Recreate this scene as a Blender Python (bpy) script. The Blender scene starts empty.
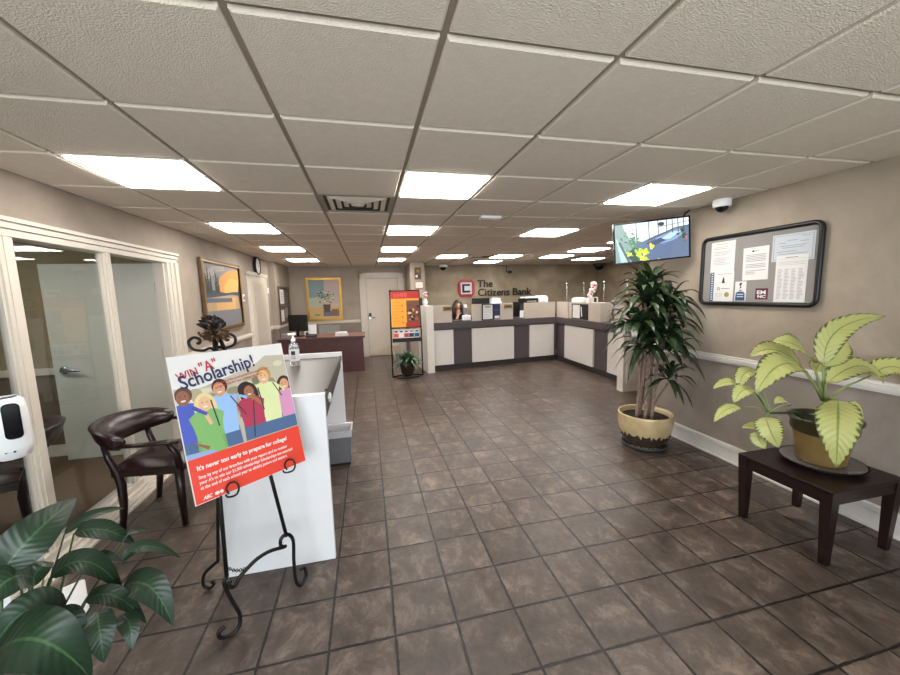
import bpy, bmesh, math, random
from mathutils import Vector, Matrix
random.seed(7)
PI = math.pi
sc = bpy.context.scene
col = sc.collection

def lin(c):
    if isinstance(c, str):
        c = [int(c[i:i+2], 16)/255 for i in (0, 2, 4)]
    return tuple((x/12.92 if x <= .04045 else ((x+.055)/1.055)**2.4) for x in c) + (1,)

# ---------------------------------------------------------------- camera, daylight, exposure
EYE = Vector((0, 0, 1.6413)); HC = 2.4225
cam_d = bpy.data.cameras.new('camera'); cam = bpy.data.objects.new('camera', cam_d); col.objects.link(cam)
rv = Vector((.974137, -.224558, -.025111)).normalized()
fv = Vector((.220015, .967963, -.121003)).normalized()
uv_ = rv.cross(fv)
cam.matrix_world = Matrix(((rv.x, uv_.x, -fv.x, EYE.x), (rv.y, uv_.y, -fv.y, EYE.y), (rv.z, uv_.z, -fv.z, EYE.z), (0, 0, 0, 1)))
cam_d.sensor_width = 36; cam_d.lens = 359.74/900*36; cam_d.clip_start = .05
sc.camera = cam
w = bpy.data.worlds.new('daylight'); sc.world = w; w.use_nodes = True
w.node_tree.nodes['Background'].inputs[0].default_value = (.75, .87, 1, 1)
w.node_tree.nodes['Background'].inputs[1].default_value = 1.2
def area(name, loc, rot, sx, sy, power, color):
    l = bpy.data.lights.new(name, 'AREA'); l.shape = 'RECTANGLE'; l.size = sx; l.size_y = sy; l.energy = power; l.color = color
    o = bpy.data.objects.new(name, l); o.location = loc; o.rotation_euler = rot; col.objects.link(o); return o
# daylight falling through the shop windows behind the camera
area('daylight_through_windows', (-.1, -2.1, 1.5), (PI/2, 0, 0), 4.2, 2.0, 150, (.93, .94, 1))
sc.view_settings.view_transform = 'Standard'; sc.view_settings.look = 'None'
sc.view_settings.exposure = 0.82; sc.view_settings.gamma = 1; sc.view_settings.use_curve_mapping = False
LIGHT_STRENGTH = 13

# ---------------------------------------------------------------- materials
def nt(name):
    m = bpy.data.materials.new(name); m.use_nodes = True
    return m, m.node_tree, m.node_tree.nodes['Principled BSDF']
def mat(name, c, rough=.6, metal=0, var=.06, scale=12, bump=0, bscale=60, spec=.5, coat=0, trans=0, ior=1.45):
    m, t, b = nt(name)
    c = lin(c)
    b.inputs['Roughness'].default_value = rough; b.inputs['Metallic'].default_value = metal
    b.inputs['Specular IOR Level'].default_value = spec; b.inputs['Coat Weight'].default_value = coat
    b.inputs['Transmission Weight'].default_value = trans; b.inputs['IOR'].default_value = ior
    tc = t.nodes.new('ShaderNodeTexCoord')
    n = t.nodes.new('ShaderNodeTexNoise'); n.inputs['Scale'].default_value = scale; n.inputs['Detail'].default_value = 3
    t.links.new(tc.outputs['Object'], n.inputs['Vector'])
    r = t.nodes.new('ShaderNodeValToRGB')
    r.color_ramp.elements[0].position = .3; r.color_ramp.elements[1].position = .7
    r.color_ramp.elements[0].color = tuple(x*(1-var) for x in c[:3])+(1,)
    r.color_ramp.elements[1].color = tuple(min(1, x*(1+var)) for x in c[:3])+(1,)
    t.links.new(n.outputs['Fac'], r.inputs[0]); t.links.new(r.outputs[0], b.inputs['Base Color'])
    if bump:
        n2 = t.nodes.new('ShaderNodeTexNoise'); n2.inputs['Scale'].default_value = bscale
        bp = t.nodes.new('ShaderNodeBump'); bp.inputs['Strength'].default_value = bump; bp.inputs['Distance'].default_value = .01
        t.links.new(tc.outputs['Object'], n2.inputs['Vector']); t.links.new(n2.outputs['Fac'], bp.inputs['Height']); t.links.new(bp.outputs[0], b.inputs['Normal'])
    return m
def emis(name, c, s, bands=False):
    m, t, b = nt(name); c = lin(c)
    b.inputs['Base Color'].default_value = (.8, .8, .8, 1) if bands else (0, 0, 0, 1)
    b.inputs['Emission Color'].default_value = c; b.inputs['Emission Strength'].default_value = s
    if bands:
        tc = t.nodes.new('ShaderNodeTexCoord'); sx = t.nodes.new('ShaderNodeSeparateXYZ'); t.links.new(tc.outputs['Object'], sx.inputs[0])
        mu = t.nodes.new('ShaderNodeMath'); mu.operation = 'MULTIPLY'; mu.inputs[1].default_value = 2*PI/.185; t.links.new(sx.outputs[1], mu.inputs[0])
        co = t.nodes.new('ShaderNodeMath'); co.operation = 'COSINE'; t.links.new(mu.outputs[0], co.inputs[0])
        mr = t.nodes.new('ShaderNodeMapRange'); mr.inputs[1].default_value = -1; mr.inputs[2].default_value = 1
        mr.inputs[3].default_value = s*.82; mr.inputs[4].default_value = s*1.15
        t.links.new(co.outputs[0], mr.inputs[0]); t.links.new(mr.outputs[0], b.inputs['Emission Strength'])
    return m
def plaster(name, c1, c2, c3, low=None):
    m, t, b = nt(name)
    tc = t.nodes.new('ShaderNodeTexCoord')
    n = t.nodes.new('ShaderNodeTexNoise'); n.inputs['Scale'].default_value = 1.3; n.inputs['Detail'].default_value = 7; n.inputs['Roughness'].default_value = .62; n.inputs['Distortion'].default_value = .6
    t.links.new(tc.outputs['Object'], n.inputs['Vector'])
    def ramp(cs):
        r = t.nodes.new('ShaderNodeValToRGB'); e = r.color_ramp.elements
        e[0].position = .28; e[0].color = lin(cs[0]); e[1].position = .72; e[1].color = lin(cs[2])
        x = e.new(.5); x.color = lin(cs[1]); t.links.new(n.outputs['Fac'], r.inputs[0]); return r
    r = ramp((c1, c2, c3)); out = r.outputs[0]
    if low:
        r2 = ramp(low); g = t.nodes.new('ShaderNodeNewGeometry'); s = t.nodes.new('ShaderNodeSeparateXYZ'); t.links.new(g.outputs['Position'], s.inputs[0])
        lt = t.nodes.new('ShaderNodeMath'); lt.operation = 'LESS_THAN'; lt.inputs[1].default_value = .96; t.links.new(s.outputs[2], lt.inputs[0])
        mx = t.nodes.new('ShaderNodeMix'); mx.data_type = 'RGBA'; t.links.new(lt.outputs[0], mx.inputs[0]); t.links.new(out, mx.inputs[6]); t.links.new(r2.outputs[0], mx.inputs[7]); out = mx.outputs[2]
    t.links.new(out, b.inputs['Base Color']); b.inputs['Roughness'].default_value = .75; b.inputs['Specular IOR Level'].default_value = .25
    n2 = t.nodes.new('ShaderNodeTexNoise'); n2.inputs['Scale'].default_value = 25; n2.inputs['Detail'].default_value = 4
    bp = t.nodes.new('ShaderNodeBump'); bp.inputs['Strength'].default_value = .18; bp.inputs['Distance'].default_value = .01
    t.links.new(tc.outputs['Object'], n2.inputs['Vector']); t.links.new(n2.outputs['Fac'], bp.inputs['Height']); t.links.new(bp.outputs[0], b.inputs['Normal'])
    return m
def floor_mat():
    m, t, b = nt('slate_tile'); N = t.nodes.new; L = t.links.new
    def math_(op, a, bb=None, c=None):
        n = N('ShaderNodeMath'); n.operation = op
        for i, v in enumerate((a, bb, c)):
            if v is None: continue
            if isinstance(v, (int, float)): n.inputs[i].default_value = v
            else: L(v, n.inputs[i])
        return n.outputs[0]
    tc = N('ShaderNodeTexCoord'); s = N('ShaderNodeSeparateXYZ')
    ns = N('ShaderNodeTexNoise'); ns.inputs['Scale'].default_value = 16; ns.inputs['Detail'].default_value = 4; ns.inputs['Roughness'].default_value = .65; L(tc.outputs['Object'], ns.inputs['Vector'])
    L(tc.outputs['Object'], s.inputs[0])
    T = .3082
    def axis(o, off):
        q = math_('DIVIDE', math_('SUBTRACT', o, off), T)
        fr = math_('FRACT', q); d = math_('MINIMUM', fr, math_('SUBTRACT', 1, fr)); return math_('FLOOR', q), d
    ix, dx = axis(s.outputs[0], -.2564); iy, dy = axis(s.outputs[1], 2.2016)
    d = math_('MINIMUM', dx, dy)
    d = math_('ADD', d, math_('MULTIPLY', math_('SUBTRACT', ns.outputs['Fac'], .5), .05))
    gr = N('ShaderNodeMapRange'); gr.inputs[1].default_value = .014; gr.inputs[2].default_value = .027; gr.interpolation_type = 'SMOOTHSTEP'; L(d, gr.inputs[0])
    cx = N('ShaderNodeCombineXYZ'); L(ix, cx.inputs[0]); L(iy, cx.inputs[1])
    wn = N('ShaderNodeTexWhiteNoise'); wn.noise_dimensions = '2D'; L(cx.outputs[0], wn.inputs['Vector'])
    # slate figure, shifted from tile to tile
    sc_ = N('ShaderNodeVectorMath'); sc_.operation = 'SCALE'; sc_.inputs[3].default_value = 13.0; L(wn.outputs['Color'], sc_.inputs[0])
    ad = N('ShaderNodeVectorMath'); ad.operation = 'ADD'; L(tc.outputs['Object'], ad.inputs[0]); L(sc_.outputs[0], ad.inputs[1])
    mp = N('ShaderNodeMapping'); mp.inputs['Scale'].default_value = (1, .8, 1); L(ad.outputs[0], mp.inputs['Vector'])
    n1 = N('ShaderNodeTexNoise'); n1.inputs['Scale'].default_value = 7; n1.inputs['Detail'].default_value = 10; n1.inputs['Roughness'].default_value = .74; n1.inputs['Distortion'].default_value = .35; L(mp.outputs[0], n1.inputs['Vector'])
    r = N('ShaderNodeValToRGB'); e = r.color_ramp.elements
    e[0].position = .32; e[0].color = lin('352b25'); e[1].position = .74; e[1].color = lin('857468'); x = e.new(.52); x.color = lin('51453d')
    L(n1.outputs['Fac'], r.inputs[0])
    hsv = N('ShaderNodeHueSaturation'); hsv.inputs['Saturation'].default_value = 1
    v = N('ShaderNodeMapRange'); v.inputs[3].default_value = .82; v.inputs[4].default_value = 1.16; L(wn.outputs['Value'], v.inputs[0]); L(v.outputs[0], hsv.inputs['Value']); L(r.outputs[0], hsv.inputs['Color'])
    mx = N('ShaderNodeMix'); mx.data_type = 'RGBA'; L(gr.outputs[0], mx.inputs[0]); mx.inputs[6].default_value = lin('15110f'); L(hsv.outputs[0], mx.inputs[7])
    L(mx.outputs[2], b.inputs['Base Color'])
    ro = N('ShaderNodeMapRange'); ro.inputs[3].default_value = .24; ro.inputs[4].default_value = .5; L(n1.outputs['Fac'], ro.inputs[0]); L(ro.outputs[0], b.inputs['Roughness'])
    b.inputs['Specular IOR Level'].default_value = .4
    h = math_('ADD', math_('MULTIPLY', gr.outputs[0], .35), math_('MULTIPLY', n1.outputs['Fac'], .9))
    bp = N('ShaderNodeBump'); bp.inputs['Strength'].default_value = .55; bp.inputs['Distance'].default_value = .008; L(h, bp.inputs['Height']); L(bp.outputs[0], b.inputs['Normal'])
    return m
def glass_mat(name, tint=(1, 1, 1), ior=1.5):
    m = bpy.data.materials.new(name); m.use_nodes = True; t = m.node_tree; t.nodes.remove(t.nodes['Principled BSDF'])
    o = t.nodes['Material Output']; tr = t.nodes.new('ShaderNodeBsdfTransparent'); tr.inputs[0].default_value = tuple(tint)+(1,)
    gl = t.nodes.new('ShaderNodeBsdfGlossy'); gl.inputs['Roughness'].default_value = .01
    lw = t.nodes.new('ShaderNodeLayerWeight'); lw.inputs[0].default_value = .5; pw = t.nodes.new('ShaderNodeMath'); pw.operation = 'POWER'; pw.inputs[1].default_value = 5; t.links.new(lw.outputs['Facing'], pw.inputs[0])
    fr = t.nodes.new('ShaderNodeMath'); fr.operation = 'MULTIPLY_ADD'; r0_ = ((ior-1)/(ior+1))**2; fr.inputs[1].default_value = 1-r0_; fr.inputs[2].default_value = r0_; t.links.new(pw.outputs[0], fr.inputs[0]); mx = t.nodes.new('ShaderNodeMixShader')
    t.links.new(fr.outputs[0], mx.inputs[0]); t.links.new(tr.outputs[0], mx.inputs[1]); t.links.new(gl.outputs[0], mx.inputs[2]); t.links.new(mx.outputs[0], o.inputs[0])
    return m
def leaf_mat(name, edge, mid, vein, lo=.55, hi=.95, rough=.4, nveins=18, bst=.35):
    m, t, b = nt(name); N = t.nodes.new; L = t.links.new
    uvn = N('ShaderNodeUVMap'); s = N('ShaderNodeSeparateXYZ'); L(uvn.outputs[0], s.inputs[0])
    def M(op, a, bb=None):
        n = N('ShaderNodeMath'); n.operation = op
        for i, v in enumerate((a, bb)):
            if v is None: continue
            if isinstance(v, (int, float)): n.inputs[i].default_value = v
            else: L(v, n.inputs[i])
        return n.outputs[0]
    u = M('ABSOLUTE', M('SUBTRACT', M('MULTIPLY', s.outputs[0], 2), 1))
    ve = M('SINE', M('MULTIPLY', M('SUBTRACT', s.outputs[1], M('MULTIPLY', u, .16)), nveins*2*PI))
    tc = N('ShaderNodeTexCoord'); n = N('ShaderNodeTexNoise'); n.inputs['Scale'].default_value = 40; n.inputs['Detail'].default_value = 4; L(tc.outputs['Object'], n.inputs['Vector'])
    f = M('ADD', M('ADD', u, M('MULTIPLY', ve, .09)), M('MULTIPLY', M('SUBTRACT', n.outputs['Fac'], .5), .5))
    # broad bands also run out to the tip and base
    tip = M('ABSOLUTE', M('SUBTRACT', M('MULTIPLY', s.outputs[1], 2), 1))
    f = M('MAXIMUM', f, M('ADD', M('MULTIPLY', tip, .92), M('MULTIPLY', M('SUBTRACT', n.outputs['Fac'], .5), .2)))
    mr = N('ShaderNodeMapRange'); mr.inputs[1].default_value = lo; mr.inputs[2].default_value = hi; L(f, mr.inputs[0])
    mx = N('ShaderNodeMix'); mx.data_type = 'RGBA'; L(mr.outputs[0], mx.inputs[0]); mx.inputs[6].default_value = lin(mid); mx.inputs[7].default_value = lin(edge)
    rib = N('ShaderNodeMapRange'); rib.inputs[1].default_value = .03; rib.inputs[2].default_value = .08; L(u, rib.inputs[0])
    m2 = N('ShaderNodeMix'); m2.data_type = 'RGBA'; L(rib.outputs[0], m2.inputs[0]); m2.inputs[6].default_value = lin(vein); L(mx.outputs[2], m2.inputs[7])
    L(m2.outputs[2], b.inputs['Base Color']); b.inputs['Roughness'].default_value = rough
    bp = N('ShaderNodeBump'); bp.inputs['Strength'].default_value = bst; bp.inputs['Distance'].default_value = .004; L(ve, bp.inputs['Height']); L(bp.outputs[0], b.inputs['Normal'])
    return m

M = dict(
 wall=plaster('greige_plaster', '908579', 'a19588', 'afa395'),
 wall_r=plaster('plaster_right', '908476', 'a29585', 'b0a494', low=('7b7068', '90857c', 'a1968d')),
 wall_l=plaster('plaster_left', '8f8478', '9d9184', 'a99d90', low=('7d7067', '897c72', '938679')),
 wall_b=plaster('plaster_sign_wall', '7d705d', '988a75', 'b0a28e'),
 office_wall=plaster('office_plaster', '85775c', '8d7f64', '95876c', low=('5e5040', '665848', '6c5e4d')),
 tile=mat('ceiling_tile', 'ddd0c0', .95, var=.03, scale=30, bump=.42, bscale=170, spec=.1),
 grid=mat('ceiling_grid_paint', '9a8c7c', .6, var=.02),
 trim=mat('cream_trim_paint', 'cbc2b5', .4, var=.02),
 base=mat('baseboard_paint', 'd2cec8', .4, var=.02),
 door=mat('door_paint', 'cfc3b3', .45, var=.02),
 leafdoor=mat('office_door_paint', 'c4c4ba', .45, var=.02),
 floor=floor_mat(), office_floor=mat('brown_office_carpet', '54402f', .7, var=.15, scale=60),
 glass=glass_mat('window_glass', (.93, .96, .95)), acrylic=glass_mat('clear_acrylic', (.97, .98, .98), 1.35),
 chrome=mat('brushed_chrome', 'c0c0c4', .25, 1), brass=mat('aged_brass', '8a7440', .4, 1), silverblue=mat('lever_chrome', 'a9b6cc', .2, 1),
 white=mat('white_laminate', 'dcdadb', .35, var=.015), white2=mat('panel_laminate', 'cfc8c2', .45, var=.02),
 post=mat('counter_post_paint', 'd6cfc6', .5, var=.02), privacy=mat('privacy_panel_fabric', 'b9ada0', .7, var=.03),
 charcoal=mat('charcoal_laminate', '4d4547', .5, var=.05), kick=mat('toe_kick', '342e2d', .6),
 steel=mat('grey_steel_laminate', '4b4845', .38, 0, var=.04, scale=4), apron=mat('dark_apron', '3b3733', .4),
 iron=mat('wrought_iron', '1d1917', .45, .4, var=.2, scale=40), bronze=mat('bronze_iron', '4a3826', .45, .7, var=.3, scale=60),
 leather=mat('burgundy_leather', '221012', .25, var=.15, scale=8, bump=.15, bscale=120), chairwood=mat('mahogany_chair_wood', '1d0c0d', .3, var=.15, scale=20),
 wood=mat('dark_table_wood', '1b0c0b', .32, var=.2, scale=18), deskwood=mat('mahogany_desk', '47211f', .4, var=.1, scale=8), desktop=mat('desk_top_wood', '7a5748', .3, var=.08),
 black=mat('black_plastic', '131313', .4), blackgl=mat('black_gloss', '0b0c0d', .12), plastic=mat('white_plastic', 'e6e6e6', .3, var=.01), greyp=mat('grey_plastic', '77757a', .45),
 binliner=mat('bin_liner', 'c9c8cc', .35, var=.06, scale=25, bump=.4, bscale=30), bin=mat('bin_grey', '6f6f74', .45, var=.06),
 paper=mat('white_paper', 'd9d6d3', .8, var=.01), paperb=mat('bluish_paper', 'bfc5cb', .8, var=.02), ink=mat('grey_ink', '98989d', .9), inkd=mat('dark_ink', '33333a', .9), blue=mat('blue_ink', '2d5076', .8), maroon=mat('maroon_ink', '5c2435', .8), gold=mat('gold_seal', 'a08c4a', .6),
 red=mat('poster_red', 'd9402f', .5, var=.02), navy=mat('poster_navy', '2c2f52', .6), crimson=mat('poster_crimson', 'b0303a', .6),
 fabricgrey=mat('pin_board_fabric', '8b8782', .9, var=.08, scale=150),
 cream=mat('cream_glaze', 'bca67c', .18, var=.1, scale=10, coat=.4), glazedk=mat('brown_glaze_drip', '3a3029', .25, var=.25, scale=60, coat=.3), saucer=mat('dark_saucer', '37383c', .5),
 soil=mat('potting_soil', '231a14', .95, var=.4, scale=60, bump=.8, bscale=60), cane=mat('plant_cane', '8a7768', .8, var=.25, scale=30, bump=.4, bscale=60),
 olive=mat('olive_pot_glaze', '3e3b22', .3, var=.15, scale=12, coat=.3), ochre=mat('ochre_pot_glaze', '80683c', .4, var=.12, scale=12), clearsaucer=mat('smoky_plastic_saucer', '6a6462', .15, var=.05, coat=.5),
 stemg=mat('green_stem', '7c8a52', .5, var=.1), stemd=mat('dark_green_stem', '2f4a2a', .5, var=.1),
 drac=leaf_mat('dracaena_leaf', '1c2a18', '2b4023', '44592f', .2, 1.1, .35, 3),
 dief=leaf_mat('dieffenbachia_leaf', '485428', 'b4b570', '7f8a48', .80, .95, .45, 13, .22),
 lily=leaf_mat('peace_lily_leaf', '16281a', '213a24', '3c5a38', .1, 1.1, .42, 12, .13),
 rackleaf=leaf_mat('rack_plant_leaf', '38503a', '4f6b4d', '6f8a68', .2, 1.1, .4, 4),
 diffuser=emis('fluorescent_diffuser', 'fff9f2', LIGHT_STRENGTH, True),
 skin=mat('skin', 'b0846c', .5, var=.03), hair=mat('brown_hair', '26160f', .5, var=.2, scale=60), darkcloth=mat('dark_blouse', '1c2230', .8), eye=mat('eye_dark', '1b1412', .3), lips=mat('lips', '8d4a45', .5),
 goldframe=mat('gold_frame', 'b08535', .35, .5, var=.15, scale=30), woodframe=mat('brown_frame', '5a4433', .45, var=.15), mat_in=mat('cream_mat', 'd8cdb4', .8),
 rackpot=mat('dark_brown_pot', '2c1d1a', .4), kickpale=mat('pale_kick_plate', 'cdbba6', .22, .3),
 liquid=mat('sanitizer_gel', 'dfe6ea', .1, trans=.8), pink=mat('pink_petal', 'd79a98', .6, var=.2, scale=60), goldplate=mat('gold_nameplate', '92794a', .35, .6),
)
def flat(c, rough=.7): 
    k = 'print_'+c
    if k not in M: M[k] = mat(k, c, rough, var=.02)
    return k
def scr(c):
    k = 'screen_'+c
    if k not in M: M[k] = emis(k, c, .95)
    return k

# ---------------------------------------------------------------- mesh builder
class MB:
    def __init__(s): s.v = []; s.f = []; s.fm = []; s.uv = {}; s.mats = []; s.sm = []
    def mi(s, m):
        if m not in s.mats: s.mats.append(m)
        return s.mats.index(m)
    def add(s, vs, fs, m, smooth=False, uvs=None, T=None):
        o = len(s.v)
        s.v += [tuple(T @ Vector(p)) if T else tuple(p) for p in vs]; k = s.mi(m)
        for f in fs:
            if uvs: s.uv[len(s.f)] = [uvs[i] for i in f]
            s.f.append([i+o for i in f]); s.fm.append(k); s.sm.append(smooth)
        return s
    def box(s, a, b, m, T=None):
        x0, x1 = sorted((a[0], b[0])); y0, y1 = sorted((a[1], b[1])); z0, z1 = sorted((a[2], b[2]))
        vs = [(x, y, z) for z in (z0, z1) for y in (y0, y1) for x in (x0, x1)]
        return s.add(vs, [(0, 2, 3, 1), (4, 5, 7, 6), (0, 1, 5, 4), (2, 6, 7, 3), (0, 4, 6, 2), (1, 3, 7, 5)], m, T=T)
    def hexa(s, bot, top, m, T=None):   # 4 bottom + 4 top points, counter-clockwise seen from above
        return s.add(list(bot)+list(top), [(3, 2, 1, 0), (4, 5, 6, 7), (0, 1, 5, 4), (1, 2, 6, 5), (2, 3, 7, 6), (3, 0, 4, 7)], m, T=T)
    def rbox(s, a, b, m, r=.01, seg=3, T=None, axis=2):   # box with rounded upright edges (along axis) and small top/bottom chamfer
        x0, x1 = sorted((a[0], b[0])); y0, y1 = sorted((a[1], b[1])); z0, z1 = sorted((a[2], b[2]))
        r = min(r, (x1-x0)/2.01, (y1-y0)/2.01)
        def ring(z, ins):
            L = []
            for cx, cy, a0 in ((x1-r, y1-r, 0), (x0+r, y1-r, 90), (x0+r, y0+r, 180), (x1-r, y0+r, 270)):
                for i in range(seg+1):
                    an = math.radians(a0+90*i/seg); L.append((cx+(r-ins)*math.cos(an), cy+(r-ins)*math.sin(an), z))
            return L
        c = min(r*.5, (z1-z0)*.3)
        R = [ring(z0, c), ring(z0+c, 0), ring(z1-c, 0), ring(z1, c)]; n = len(R[0]); vs = [p for q in R for p in q]; fs = []
        for k in range(3):
            for i in range(n): fs.append((k*n+i, k*n+(i+1) % n, (k+1)*n+(i+1) % n, (k+1)*n+i))
        fs.append(tuple(range(n-1, -1, -1))); fs.append(tuple(range(3*n, 4*n)))
        return s.add(vs, fs, m, T=T)
    def tube(s, pts, r, m, n=8, closed=False, T=None, flatk=1):
        pts = [Vector(p) for p in pts]; N = len(pts); rs = r if isinstance(r, (list, tuple)) else [r]*N
        vs = []; prev = None
        for i, p in enumerate(pts):
            a = pts[i-1] if (i > 0 or closed) else p; c = pts[(i+1) % N] if (i < N-1 or closed) else p
            t = (c-a).normalized() if (c-a).length > 1e-9 else Vector((0, 0, 1))
            if prev is None:
                u = t.cross(Vector((0, 0, 1)));
                if u.length < .1: u = t.cross(Vector((1, 0, 0)))
            else: u = prev - t*prev.dot(t)
            u.normalize(); prev = u; w_ = t.cross(u)
            for k in range(n):
                an = 2*PI*k/n; vs.append(p+u*math.cos(an)*rs[i]+w_*math.sin(an)*rs[i]*flatk)
        fs = []
        for i in range(N if closed else N-1):
            j = (i+1) % N
            for k in range(n): fs.append((i*n+k, i*n+(k+1) % n, j*n+(k+1) % n, j*n+k))
        if not closed: fs.append(tuple(range(n-1, -1, -1))); fs.append(tuple((N-1)*n+k for k in range(n)))
        return s.add(vs, fs, m, smooth=True, T=T)
    def lathe(s, prof, m, n=32, T=None, sx=1, sy=1, cap=True, c=(0, 0)):
        vs = []; fs = []
        for r, z in prof:
            for k in range(n): vs.append((c[0]+r*sx*math.cos(2*PI*k/n), c[1]+r*sy*math.sin(2*PI*k/n), z))
        for i in range(len(prof)-1):
            for k in range(n): fs.append((i*n+k, i*n+(k+1) % n, (i+1)*n+(k+1) % n, (i+1)*n+k))
        s.add(vs, fs, m, smooth=True, T=T)
        if cap:
            for i, rev in ((0, True), (len(prof)-1, False)):
                if prof[i][0] > 1e-4:
                    q = [vs[i*n+k] for k in range(n)]; s.add(q, [tuple(range(n))[::-1] if rev else tuple(range(n))], m, T=T)
        return s
    def sphere(s, c, r, m, n=16, T=None, sc_=(1, 1, 1), z0=-1):
        prof = []
        for i in range(n//2+1):
            a = -PI/2+PI*i/(n//2)
            if math.sin(a) < z0-1e-6: continue
            prof.append((math.cos(a), math.sin(a)))
        Tm = (T or Matrix()) @ Matrix.Translation(c) @ Matrix.Diagonal((r*sc_[0], r*sc_[1], r*sc_[2], 1))
        return s.lathe([(max(a, .0005), b) for a, b in prof], m, n=n, T=Tm, cap=(z0 > -1))
    def prism(s, poly, z0, z1, m, T=None):     # polygon in xy extruded along z
        n = len(poly); vs = [(x, y, z0) for x, y in poly]+[(x, y, z1) for x, y in poly]
        fs = [tuple(range(n-1, -1, -1)), tuple(range(n, 2*n))]+[(i, (i+1) % n, n+(i+1) % n, n+i) for i in range(n)]
        return s.add(vs, fs, m, T=T)
    clip = None
    def poly(s, pts, z, m, T=None):
        if s.clip and T is None:
            for ax, lim, sg in ((0, s.clip[0], 1), (0, s.clip[2], -1), (1, s.clip[1], 1), (1, s.clip[3], -1)):
                out = []
                for i in range(len(pts)):
                    a, c = pts[i-1], pts[i]; ia, ic = (a[ax]-lim)*sg >= 0, (c[ax]-lim)*sg >= 0
                    if ia != ic: k = (lim-a[ax])/(c[ax]-a[ax]); out.append((a[0]+(c[0]-a[0])*k, a[1]+(c[1]-a[1])*k))
                    if ic: out.append(c)
                pts = out
                if len(pts) < 3: return s
        return s.add([(x, y, z) for x, y in pts], [tuple(range(len(pts)))], m, T=T)
    def rect(s, x0, y0, x1, y1, z, m, T=None):
        return s.poly([(x0, y0), (x1, y0), (x1, y1), (x0, y1)], z, m, T)
    def ell(s, cx, cy, rx, ry, z, m, T=None, rot=0, n=16):
        return s.poly([(cx+rx*math.cos(a)*math.cos(rot)-ry*math.sin(a)*math.sin(rot), cy+rx*math.cos(a)*math.sin(rot)+ry*math.sin(a)*math.cos(rot)) for a in [2*PI*k/n for k in range(n)]], z, m, T)
    def mesh(s, me, m, T=None):
        return s.add([v.co for v in me.vertices], [tuple(p.vertices) for p in me.polygons], m, T=T)
    def leaf(s, B, Mi, Tp, wd, m, n=10, across=4, fold=.25, curl=0., upv=(0, 0, 1), shape=.8):
        B, Mi, Tp = Vector(B), Vector(Mi), Vector(Tp); vs = []; uvs = []
        C = Mi*2-(B+Tp)/2    # passes through Mi at the middle
        for i in range(n+1):
            t = i/n; p = B*(1-t)**2+C*2*t*(1-t)+Tp*t*t
            tg = ((C-B)*(1-t)+(Tp-C)*t).normalized()
            sd = tg.cross(Vector(upv))
            if sd.length < .05: sd = tg.cross(Vector((0, 1, 0)))
            sd.normalize(); nr = sd.cross(tg)
            h = wd/2*max(0.012, math.sin(PI*min(1, t**shape))**.75*(1-.25*t)*1.1)
            if t == 1: h = wd*.004
            for k in range(across+1):
                a = k/across*2-1
                vs.append(p+sd*h*a+nr*(abs(a)*fold*h+curl*h*math.sin(t*19+a*2)*abs(a))); uvs.append((k/across, t))
        fs = [(i*(across+1)+k, i*(across+1)+k+1, (i+1)*(across+1)+k+1, (i+1)*(across+1)+k) for i in range(n) for k in range(across)]
        return s.add(vs, fs, m, smooth=True, uvs=uvs)
    def build(s, name, parent=None, kind=None, label=None):
        me = bpy.data.meshes.new(name); me.from_pydata(s.v, [], s.f)
        for k in s.mats: me.materials.append(M[k])
        if s.uv:
            L = me.uv_layers.new(name='UVMap')
            for fi, q in s.uv.items():
                st = me.polygons[fi].loop_start
                for j, u in enumerate(q): L.data[st+j].uv = u
        for i, p in enumerate(me.polygons): p.material_index = s.fm[i]; p.use_smooth = s.sm[i]
        me.update()
        o = bpy.data.objects.new(name, me); col.objects.link(o)
        if parent: o.parent = parent
        if kind: o['kind'] = kind
        if label: o['label'] = label
        return o

def tag(o, label, cat, group=None):
    o['label'] = label; o['category'] = cat
    if group: o['group'] = group
    return o
def thing(name, label, cat, loc=(0, 0, 0), rz=0, group=None, axes=None):
    o = bpy.data.objects.new(name, None); col.objects.link(o); o.empty_display_size = .1
    if axes:
        x, y = Vector(axes[0]).normalized(), Vector(axes[1]).normalized(); z = x.cross(y)
        o.matrix_world = Matrix(((x.x, y.x, z.x, loc[0]), (x.y, y.y, z.y, loc[1]), (x.z, y.z, z.z, loc[2]), (0, 0, 0, 1)))
    else: o.location = loc; o.rotation_euler = (0, 0, rz)
    return tag(o, label, cat, group)
def single(mb, name, label, cat, loc=(0, 0, 0), rz=0, group=None, axes=None):
    o = mb.build(name)
    if axes:
        x, y = Vector(axes[0]).normalized(), Vector(axes[1]).normalized(); z = x.cross(y)
        o.matrix_world = Matrix(((x.x, y.x, z.x, loc[0]), (x.y, y.y, z.y, loc[1]), (x.z, y.z, z.z, loc[2]), (0, 0, 0, 1)))
    else: o.location = loc; o.rotation_euler = (0, 0, rz)
    return tag(o, label, cat, group)
def copy_thing(o, loc=None, label=None):
    c = o.copy(); col.objects.link(c)
    for ch in o.children:
        d = ch.copy(); col.objects.link(d); d.parent = c
        for g in ch.children:
            e = g.copy(); col.objects.link(e); e.parent = d
    if loc: c.location = loc
    if label: c['label'] = label
    return c
_tc = {}
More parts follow.
